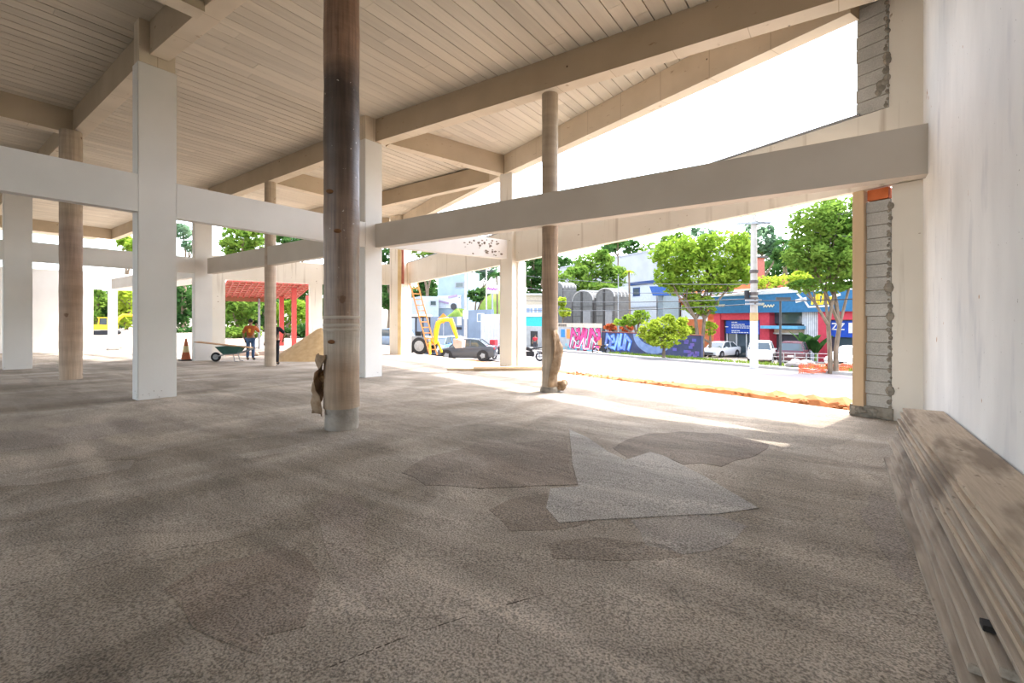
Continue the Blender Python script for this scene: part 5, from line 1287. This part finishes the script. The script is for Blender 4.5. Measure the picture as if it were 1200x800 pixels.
banana('tall banana plant in front of the left part of the shop white panel', 945, 39.0, 2.6, 3, 'dark'); banana('banana plant in front of the right part of the shop white panel', 956, 39.2, 2.4, 5, 'dark')

# poles and cables
p = on_street(883.5, 431.5); CPOL = mat('weathered_concrete', (.45, .41, .36), (.36, .33, .29), scale=3)
e = thing('utility_pole', 'tall concrete utility pole painted white at its base, left of the white SUV', 'pole', p); D0 = depth(p); zw = zat(376, D0)-p.z; zt = zat(232, D0)-p.z
MB().tube([(0, 0, -.1), (0, 0, zw)], [.225, .215], 16).build('white_base', WPAINT, e, smooth=True); MB().tube([(0, 0, zw), (0, 0, zt)], [.21, .15], 16).build('upper_pole', CPOL, e, smooth=True)
MB().lathe([(.222, zw), (.222, zw+.5)], n=16, cap=False).build('painted_ring', mat('ochre_ring', (.5, .33, .14)), e, smooth=True)
for yy, w in ((262, 1.9), (352, .9), (356, .9)):
    z_ = zat(yy, D0)-p.z; v = ER; MB().box((0, -.2, z_), (w, .1, .12), rz=math.atan2(v.y, v.x)+.9).build('crossarm', GREYM, e)
tb = MB()
for yy in (318, 330, 344, 350, 355): z_ = zat(yy, D0)-p.z; tb.lathe([(.19, z_-.1), (.24, z_-.08), (.24, z_+.08), (.19, z_+.1)], n=14)
tb.build('clamp', mat('clamp_dark', (.12, .1, .09)), e); MB().lathe([(.14, 0), (.14, .5)], (-.35, -.2, zat(350, D0)-p.z), 10).build('splice_box', BLACK, e)
def pole(name, label, x, yb, yt, r, m, D=None, fn=None, lamp=False):
    q = at_depth(x, D) if D else on_street(x, yb); dd = depth(q); e = thing(name, label, 'pole', q); h = zat(yt, dd)-q.z
    MB().tube([(0, 0, -.1), (0, 0, h)], [r, r*.7], 10).build('post', m, e, smooth=True); return e, h, q
DKM = mat('dark_metal', (.06, .06, .06), rough=.5)
e, h, q = pole('sign_post', 'thin dark post with a cross bar in front of the maroon SUV', 914.5, 431, 349, .085, DKM); MB().box((.15, 0, h-.05), (.9, .1, .18), rz=TH).build('cross_bar', DKM, e)
e, h, q = pole('lamp_post', 'thin pale post rising above the graffiti walls beside the right grey hut', 724.5, 412, 322, .07, GREYM); MB().ball((0, 0, h), .1).build('cap', DKM, e)
e, h, q = pole('utility_pole', 'pale utility pole in front of the pale blue building', 545.5, 394, 318, .17, CPOL, D=46); MB().box((0, 0, h*.45), (.5, .1, .9), rz=TH).build('notice', WPAINT, e)
e, h, q = pole('street_pole', 'tall thin pole beside the white sign on the green bank', 570, 372, 305, .11, CPOL, D=52); MB().box((0, 0, h-1.2), (1.6, .1, .12), rz=TH).build('crossarm', DKM, e)
def cable(label, pts, sag, r=.022):
    mb = MB(); P3 = [Vector((*P(x, D), zat(y, D))) for x, y, D in pts]; line = []
    for i in range(len(P3)-1):
        for j in range(12): t = j/12; line.append(P3[i].lerp(P3[i+1], t)-Vector((0, 0, sag*4*t*(1-t))))
    line.append(P3[-1]); o = mb.tube(line, r, 5).build('cable', DKM); return tag(recenter(o), label, 'cable', 'overhead cables along the street')
DP = D0
cable('upper overhead cable running left from the utility pole in front of the huts', [(883, 333, DP), (600, 321, 50)], .35)
cable('second overhead cable left of the utility pole crossing the white house', [(883, 342, DP), (600, 336, 50)], .3)
cable('third overhead cable left of the utility pole just above the vaulted huts middle', [(883, 350, DP), (600, 351, 50)], .25, .03)
cable('lowest overhead cable left of the utility pole crossing the orange building', [(883, 356, DP), (600, 362, 50)], .3, .03)
cable('thick overhead cable right of the utility pole across the shop fascia', [(883, 352, DP), (1070, 346, 21)], .1, .03)
cable('high overhead cable right of the utility pole crossing the sky', [(883, 263, DP), (1060, 236, 21)], .15)
cable('second high overhead cable right of the utility pole through the tree crown', [(883, 258, DP), (1060, 282, 21)], .2)

# right edge: mound, netting
p = on_street(935, 432.5); mb = MB(); r = random.Random(2)
for i in range(9): mb.ball((r.uniform(-.55, .55), r.uniform(-.3, .3), .22+r.uniform(-.05, .12)), (r.uniform(.3, .5), r.uniform(.25, .4), r.uniform(.2, .34)), 9, 6)
o = mb.build('gravel_heap', mat('dark_gravel', (.22, .20, .18), (.14, .13, .12), scale=7, bump=.6), smooth='all'); o.location = p; tag(o, 'grey gravel heap at the road edge below the maroon SUV', 'heap')
mb = MB(); ON = mat('orange_net', (.70, .16, .06), (.55, .10, .05)); a, b = on_street(936, 438), on_street(1012, 437)
for i in range(5):
    pts = [a.lerp(b, t/14)+Vector((0, 0, .08+i*.1+.05*math.sin(t*1.7+i))) for t in range(15)]; mb.tube(pts, .03, 4)
for i in range(40):
    c = a.lerp(b, i/39); mb.tube([c+Vector((0, 0, .02)), c+Vector((.05, .02, .52+.05*math.sin(i*1.3)))], .018, 4)
tag(recenter(mb.build('safety_netting', ON)), 'orange safety netting along the far road edge at the right', 'netting')
mb = MB(); WN = mat('net_white', (.75, .75, .75)); p0, p1 = on_street(905, 428), on_street(985, 430)
rl = Vector((p1-p0))
e = thing('wire_fence', 'low white wire fence in front of the parked SUVs', 'fence', p0)
for i in range(7): c = rl*(i/6); MB().tube([c, c+Vector((0, 0, .9))], .03, 6).build('post', GREYM, e)
for z_ in (.3, .6, .88): MB().tube([Vector((0, 0, z_)), rl+Vector((0, 0, z_))], .012, 4).build('wire', GREYM, e)

# ------------------------------------------------------------------ side street at the left of the street pillar
def block(name, label, x0, x1, D0_, D1_, ytop, dep, m, cat='building', zb=None):
    a, b = P(x0, D0_), P(x1, D1_); d = b-a; L = d.length; ang = math.atan2(d.y, d.x); z = terr(*((a+b)/2)) if zb is None else zb
    e = thing(name, label, cat, (a.x, a.y, z), ang); Ht = zat(ytop, (D0_+D1_)/2)-z
    MB().bb(0, L, 0, dep, -1, Ht).build('wall', m, e)
    f = lambda x: L*(x-x0)/(x1-x0); g = lambda y: zat(y, (D0_+D1_)/2)-z
    return e, L, Ht, f, g
PBL = mat('pale_blue_render', (.32, .39, .45), (.27, .34, .40), scale=.7)
e, L, Ht, f, g = block('office_building', 'tall pale blue building with small windows behind the grey wall', 513, 548, 60, 58, 319, 3, PBL)
for x0, x1, y0, y1 in ((534, 544, 331, 337), (537, 541, 347, 350)):
    o = MB().bb(f(x0), f(x1), -.08, .1, g(y1), g(y0)).build('window', GREYM, e); MB().bb(f(x0)+.15, f(x1)-.15, -.1, 0, g(y1)+.1, g(y0)-.1).build('pane', GLASS, o)
MB().bb(f(513), f(541), -.1, 0, g(361), g(346)).build('sign_panel', mat('pale_sign', (.6, .62, .66)), e)
tx = MB(); stroke(tx, [(f(514), g(352)), (f(526), g(355))], .25, -.14, .05); stroke(tx, [(f(527), g(348)), (f(536), g(346.5))], .3, -.14, .05); tx.build('sign_lettering', mat('sign_mauve', (.42, .3, .42)), e)
MB().lathe([(.42, 0), (.42, .1)], (f(533), -.2, g(359)), 20, Matrix.Rotation(math.pi/2, 3, 'X')).build('round_sign', DKM, e)
e, L, Ht, f, g = block('office_building', 'lower pale annex left of the tall pale blue building', 492, 514, 57, 58, 347, 7, mat('white_blue_render', (.40, .45, .50)))
o = MB().bb(f(504), f(511), -.08, .1, g(358), g(352)).build('window', GREYM, e); MB().bb(f(504.6), f(510.4), -.1, 0, g(357.2), g(352.8)).build('pane', GLASS, o)
e, L, Ht, f, g = block('street_wall', 'long blue grey street wall behind the backhoe', 486, 566, 52, 49, 371, .4, mat('blue_grey_render', (.17, .205, .25), (.14, .17, .21), scale=.8), 'wall')
MB().bb(f(537), f(542), -.06, 0, g(381), g(371)).build('notice', WPAINT, e); MB().bb(f(536), f(542), -.05, 0, g(386), g(383)).build('notice', BLACK, e)
e, L, Ht, f, g = block('street_wall', 'blue grey wall with a white framed panel beside the corrugated gate', 546, 575, 50, 46, 363, .4, mat('blue_grey_render2', (.20, .25, .31), (.17, .21, .26), scale=.8), 'wall')
MB().bb(f(560), f(568), -.05, 0, g(377), g(367)).build('white_frame', WPAINT, e); MB().bb(f(561), f(567.5), -.07, 0, g(376), g(368)).build('panel', mat('panel_slate', (.2, .25, .3)), e)
e, L, Ht, f, g = block('corrugated_gate', 'white corrugated sheet gate left of the street pillar', 564, 592, 42, 39, 368, .12, mat('white_sheet', (.62, .61, .6), (.52, .51, .5), scale=.8), 'gate')
for i in range(16): MB().bb(L*i/16, L*i/16+.08, -.05, 0, 0, Ht-.02).build('rib', WPAINT, e)
q = P(577, 50); zq = terr(q.x, q.y); e = thing('billboard', 'white signboard with purple lettering on a post above the green bank', 'sign', (q.x, q.y, zq), TH); h = zat(339, 50)-zq
MB().tube([(0, .1, 0), (0, .1, h)], .1, 8).build('post', GREYM, e); MB().box((0, 0, h), (1.35, .1, .95)).build('board', WPAINT, e)
tx = MB(); stroke(tx, [(-.55, h), (-.45, h+.2), (-.3, h), (-.15, h+.1), (0, h-.05), (.15, h+.12), (.3, h-.02), (.55, h+.05)], .13, -.07, .04); tx.build('sign_lettering', mat('purple_letters', (.42, .12, .42)), e)
q = at_depth(519.5, 38); e = thing('road_sign', 'orange diamond road sign above the backhoe', 'sign', q, TH); h = zat(373, 38)-q.z
MB().tube([(0, .04, 0), (0, .04, h)], .04, 8).build('post', GREYM, e); MB().box((0, 0, h), (.62, .04, .62), M=Matrix.Rotation(math.pi/4, 3, 'Y')).build('sign_plate', ORANGE, e)
e, L, Ht, f, g = block('shop_building', 'turquoise shopfront with a white lettered signboard right of the street pillar', 606, 645, 69, 67, 371, 2.5, mat('turquoise', (.06, .42, .42), (.05, .37, .37)))
MB().bb(0, L, -.1, 2.4, Ht, g(357)).build('signboard', WPAINT, e); tx = MB(); r = random.Random(3); q = .3
while q < L-.8: w = r.uniform(.3, .6); tx.bb(q, q+w, -.16, -.1, g(366), g(361)); q += w+r.uniform(.12, .35)
tx.build('sign_lettering', mat('slate_blue', (.25, .32, .45)), e)
# green banks
def bank(label, x, D, rx, ry, h, m='g', zb=None):
    q = P(x, D); mb = MB(); n1, n2 = 10, 30; vs = []; r = random.Random(int(x))
    zb = terr(q.x, q.y)-.3 if zb is None else zb
    for i in range(n1+1):
        t = i/n1
        for j in range(n2): a = 6.283*j/n2; v = cv(rx*t*math.cos(a), ry*t*math.sin(a)); vs.append((q.x+v.x, q.y+v.y, zb+h*(1-t*t)**.8*(1+.06*math.sin(3*a+t*5))+r.uniform(-.08, .08)))
    fs = [(i*n2+j, (i+1)*n2+j, (i+1)*n2+(j+1) % n2, i*n2+(j+1) % n2) for i in range(n1) for j in range(n2)]
    mb.add(vs, fs); return tag(mb.build('grass_bank', mat('bright_grass', (.16, .23, .03), (.09, .15, .02), scale=.8, bump=.5, bscale=4), smooth='all'), label, 'bank', kind='stuff')
bank('bright green grass bank behind the corrugated gate', 572, 72, 5.2, 5, zat(337, 72)-terr(*P(572, 72))+.3)
bank('lower green grass bank in front of the pale blue building', 538, 54.5, 3.5, 1.5, zat(364, 54.5)-terr(*P(538, 54.5))+.3)
e, L, Ht, f, g = block('house', 'beige house on the green bank right of the street pillar', 606, 640, 84, 84, 346, 6, mat('beige_house', (.52, .43, .34)), zb=terr(*P(626, 84)))
MB().bb(-.3, L+.3, -.3, 6.3, Ht, Ht+.35).build('roof', WPAINT, e); MB().bb(L*.5, L*.7, -.05, 0, g(370), g(366)).build('window', GLASS, e)
e, L, Ht, f, g = block('house', 'white roofed house on the hill behind the utility pole top', 872, 882, 84, 84, 306, 5, WPAINT); MB().bb(f(878), f(882), -.1, 0, g(318), g(308)).build('dark_window', GLASS, e)
e, L, Ht, f, g = block('house', 'small red house on the hill right of the utility pole top', 884, 896, 86, 86, 302, 5, mat('red_house', (.50, .16, .13))); MB().bb(-.4, L+.4, -.4, 5.4, Ht, Ht+.3).build('roof', mat('roof_dark', (.12, .1, .1)), e)

# ------------------------------------------------------------------ trees
BD = 46
G4 = 'trees across the road'
q = at_depth(820, 43)
tree('tree', 'large lime green tree with a wide double crown right of the warehouse', 820, depth(q), [(793, 299, 30, 25), (846, 296, 36, 29), (818, 322, 40, 22), (778, 324, 15, 15), (864, 322, 20, 17), (796, 336, 22, 12), (842, 334, 24, 12), (820, 358, 23, 15)], 'lime', base=q, stems=2, dens=1.15, tr=.2, fork=3.6)
q = on_street(976.5, 438)
tree('tree', 'slender forked street tree with bright leaves at the right end of the street', 977, depth(q), [(956, 262, 36, 28), (990, 262, 36, 36), (946, 298, 28, 24), (976, 306, 38, 30), (1000, 285, 28, 42), (940, 335, 16, 9), (968, 335, 30, 10)], 'mid', base=q, stems=2, dens=.95, tr=.13, fork=2.6)
q = on_street(778, 421)
tree('tree', 'low bushy roadside tree in front of the navy painted wall', 778, depth(q), [(777, 381, 20, 13), (760, 388, 15, 14), (793, 386, 17, 14), (777, 398, 24, 11)], 'yel', base=q, stems=1, dens=1.3, lsz=2.6)
tree('tree', 'green tree with looping branches behind the vaulted huts', 692, 75, [(695, 311, 28, 18), (672, 328, 22, 18), (718, 325, 18, 16), (700, 338, 32, 12)], 'mid', dens=1.0)
tree('tree', 'dark green tree at the left of the warehouse', 626, 97, [(622, 300, 20, 15), (640, 318, 18, 16), (618, 326, 14, 14), (632, 342, 18, 14)], 'dark')
tree('tree', 'slim yellow green sapling beside the slim round column', 658, 58.0, [(658, 354, 6.5, 6), (661, 366, 7, 6)], 'yel', lsz=3.4, tr=.07)
tree('tree', 'round tree above the warehouse roof, right of the tall palm', 742, 122, [(740, 290, 13, 10), (716, 290, 13, 8)], 'dark')
tree('tree', 'tree seen between the warehouse and the lime tree', 762, 118, [(764, 296, 18, 14), (790, 290, 16, 18)], 'mid', dens=.8)
tree('tree', 'hazy bare crowned tree far behind the lime tree', 822, 140, [(822, 276, 18, 10), (838, 284, 12, 8)], 'blue', dens=.5)
tree('tree', 'pale green tree behind the top of the utility pole', 898, 96, [(890, 282, 22, 18), (912, 292, 22, 18), (868, 288, 16, 14)], 'blue', dens=.9)
tree('tree', 'dark tree on the hill left of the slender street tree', 925, 79, [(922, 300, 15, 14), (938, 306, 14, 14)], 'dark', dens=.8)
tree('shrub', 'bright hedge above the shop roof', 915, 56, [(900, 331, 20, 9), (925, 329, 20, 9), (945, 326, 18, 10)], 'yel', cat='shrub', dens=1.2, lsz=2.4)
tree('shrub', 'light green shrub on top of the navy painted wall', 745, 46.5, [(738, 375, 10, 8), (752, 371, 12, 10), (725, 378, 8, 5)], 'lime', cat='shrub', dens=1.3, lsz=2.4)
tree('shrub', 'red flowering shrub above the navy painted wall', 722, 49, [(716, 383, 9, 6), (735, 384, 9, 6)], 'red', cat='shrub', dens=1.3, lsz=2.4)
tree('shrub', 'green patch of shrubs beside the trunks of the lime tree', 832, 44, [(832, 385, 9, 10), (808, 388, 8, 9)], 'yel', cat='shrub', dens=1.2, lsz=2.4)
tree('shrub', 'low bushes under the left part of the pergola trees', 282, 40, [(274, 390, 14, 8), (294, 389, 14, 9)], 'mid', cat='shrub', dens=1.3)
tree('shrub', 'low bushes seen between the red pergola posts', 338, 40, [(328, 389, 14, 9), (352, 388, 14, 10)], 'dark', cat='shrub', dens=1.3)
tree('shrub', 'low dark bushes behind the traffic cone', 216, 48, [(216, 390, 14, 8)], 'dark', cat='shrub', dens=1.3)
palm('tall palm in front of the warehouse', 724, 284, 82, 20, 'dark')
palm('small palm at the left of the white house', 737, 318, 56, 9, 'yel')
palm('palm top just above the utility pole', 881, 262, 114, 14, 'blue')
palm('dark palm left of the slender street tree', 918, 283, 90, 15, 'dark')
# left of the street pillar
tree('tree', 'dark tree left of the pale blue building', 500, 80, [(503, 333, 12, 14), (494, 352, 14, 14), (488, 320, 10, 12)], 'dark')
tree('tree', 'grey green tree right of the pale blue building', 553, 65, [(554, 322, 14, 16), (548, 340, 10, 12), (572, 318, 14, 12)], 'blue')
tree('shrub', 'dark hedge above the blue grey wall on the bank', 557, 56, [(558, 347, 10, 8), (566, 342, 10, 6)], 'dark', cat='shrub')
palm('spiky palm left of the street pillar top', 582, 321, 58, 15, 'dark', nf=17)
tree('tree', 'dark tree filling the gap right of the middle white pillar', 455, 58, [(455, 300, 12, 12), (453, 330, 12, 16), (455, 352, 12, 12)], 'dark')
tree('tree', 'tree seen above the lintel beside the reddish pipe', 500, 73, [(495, 294, 16, 8), (512, 290, 12, 8)], 'mid')
tree('tree', 'dark tree in the narrow gap right of the wrapped column', 424, 55, [(424, 325, 8, 32), (424, 365, 8, 20)], 'dark')
# beyond the far opening
tree('tree', 'bright broad tree behind the pergola, left half', 280, 42, [(276, 372, 17, 20), (290, 362, 17, 18), (270, 350, 12, 14)], 'mid')
tree('tree', 'bright tree behind the pergola, right half', 338, 44, [(330, 372, 16, 20), (350, 368, 14, 20)], 'lime')
tree('tree', 'dark tree behind the worker and the pergola', 310, 50, [(308, 368, 18, 24), (315, 345, 15, 16)], 'dark')
tree('tree', 'tall tree seen over the far tie beam, left of the thin round column', 288, 55, [(286, 278, 28, 16), (275, 290, 18, 14), (306, 290, 18, 10)], 'mid', dens=.9)
tree('tree', 'tall tree seen over the far tie beam, right of the thin round column', 345, 60, [(346, 284, 18, 9), (364, 284, 14, 8), (330, 278, 10, 8)], 'dark')
tree('tree', 'dark green tree left of the far white pillar', 216, 56, [(216, 355, 12, 24), (212, 378, 10, 16)], 'dark')
tree('tree', 'hazy tree top in the small sky gap right of the big white pillar', 218, 70, [(214, 272, 12, 10), (222, 288, 10, 8)], 'blue')
tree('tree', 'bright tree top left of the big white pillar under the roof', 146, 62, [(148, 284, 13, 10), (160, 290, 12, 12)], 'lime')
for lb, x, D, bl, lf in (('leafy tree behind the cab of the far yellow excavator', 112, 54, [(112, 352, 14, 14), (108, 372, 12, 14)], 'mid'), ('leafy tree behind the boom of the far yellow excavator', 148, 54, [(150, 350, 14, 14), (152, 372, 14, 14)], 'yel'), ('darker tree between the far pillar and the yellow excavator', 128, 57, [(130, 358, 14, 18), (132, 380, 14, 10)], 'dark')): tree('tree', lb, x, D, bl, lf)
for lb, x, D, bl in (('row of distant trees on the hill at the left', 470, 98, [(440, 345, 40, 20), (500, 348, 40, 18)]), ('distant woods behind the shop', 960, 125, [(930, 318, 50, 20), (1000, 315, 60, 24)]), ('distant woods behind the warehouse', 690, 165, [(650, 318, 50, 16), (720, 315, 40, 14)]), ('distant woods at the far left', 290, 118, [(240, 352, 40, 24), (300, 350, 40, 26), (370, 350, 40, 26)]), ('distant woods behind the far excavator', 100, 75, [(60, 360, 60, 24), (150, 360, 50, 24)])):
    tree('tree', lb, x, D, bl, 'dark', lsz=3.4, dens=.8)
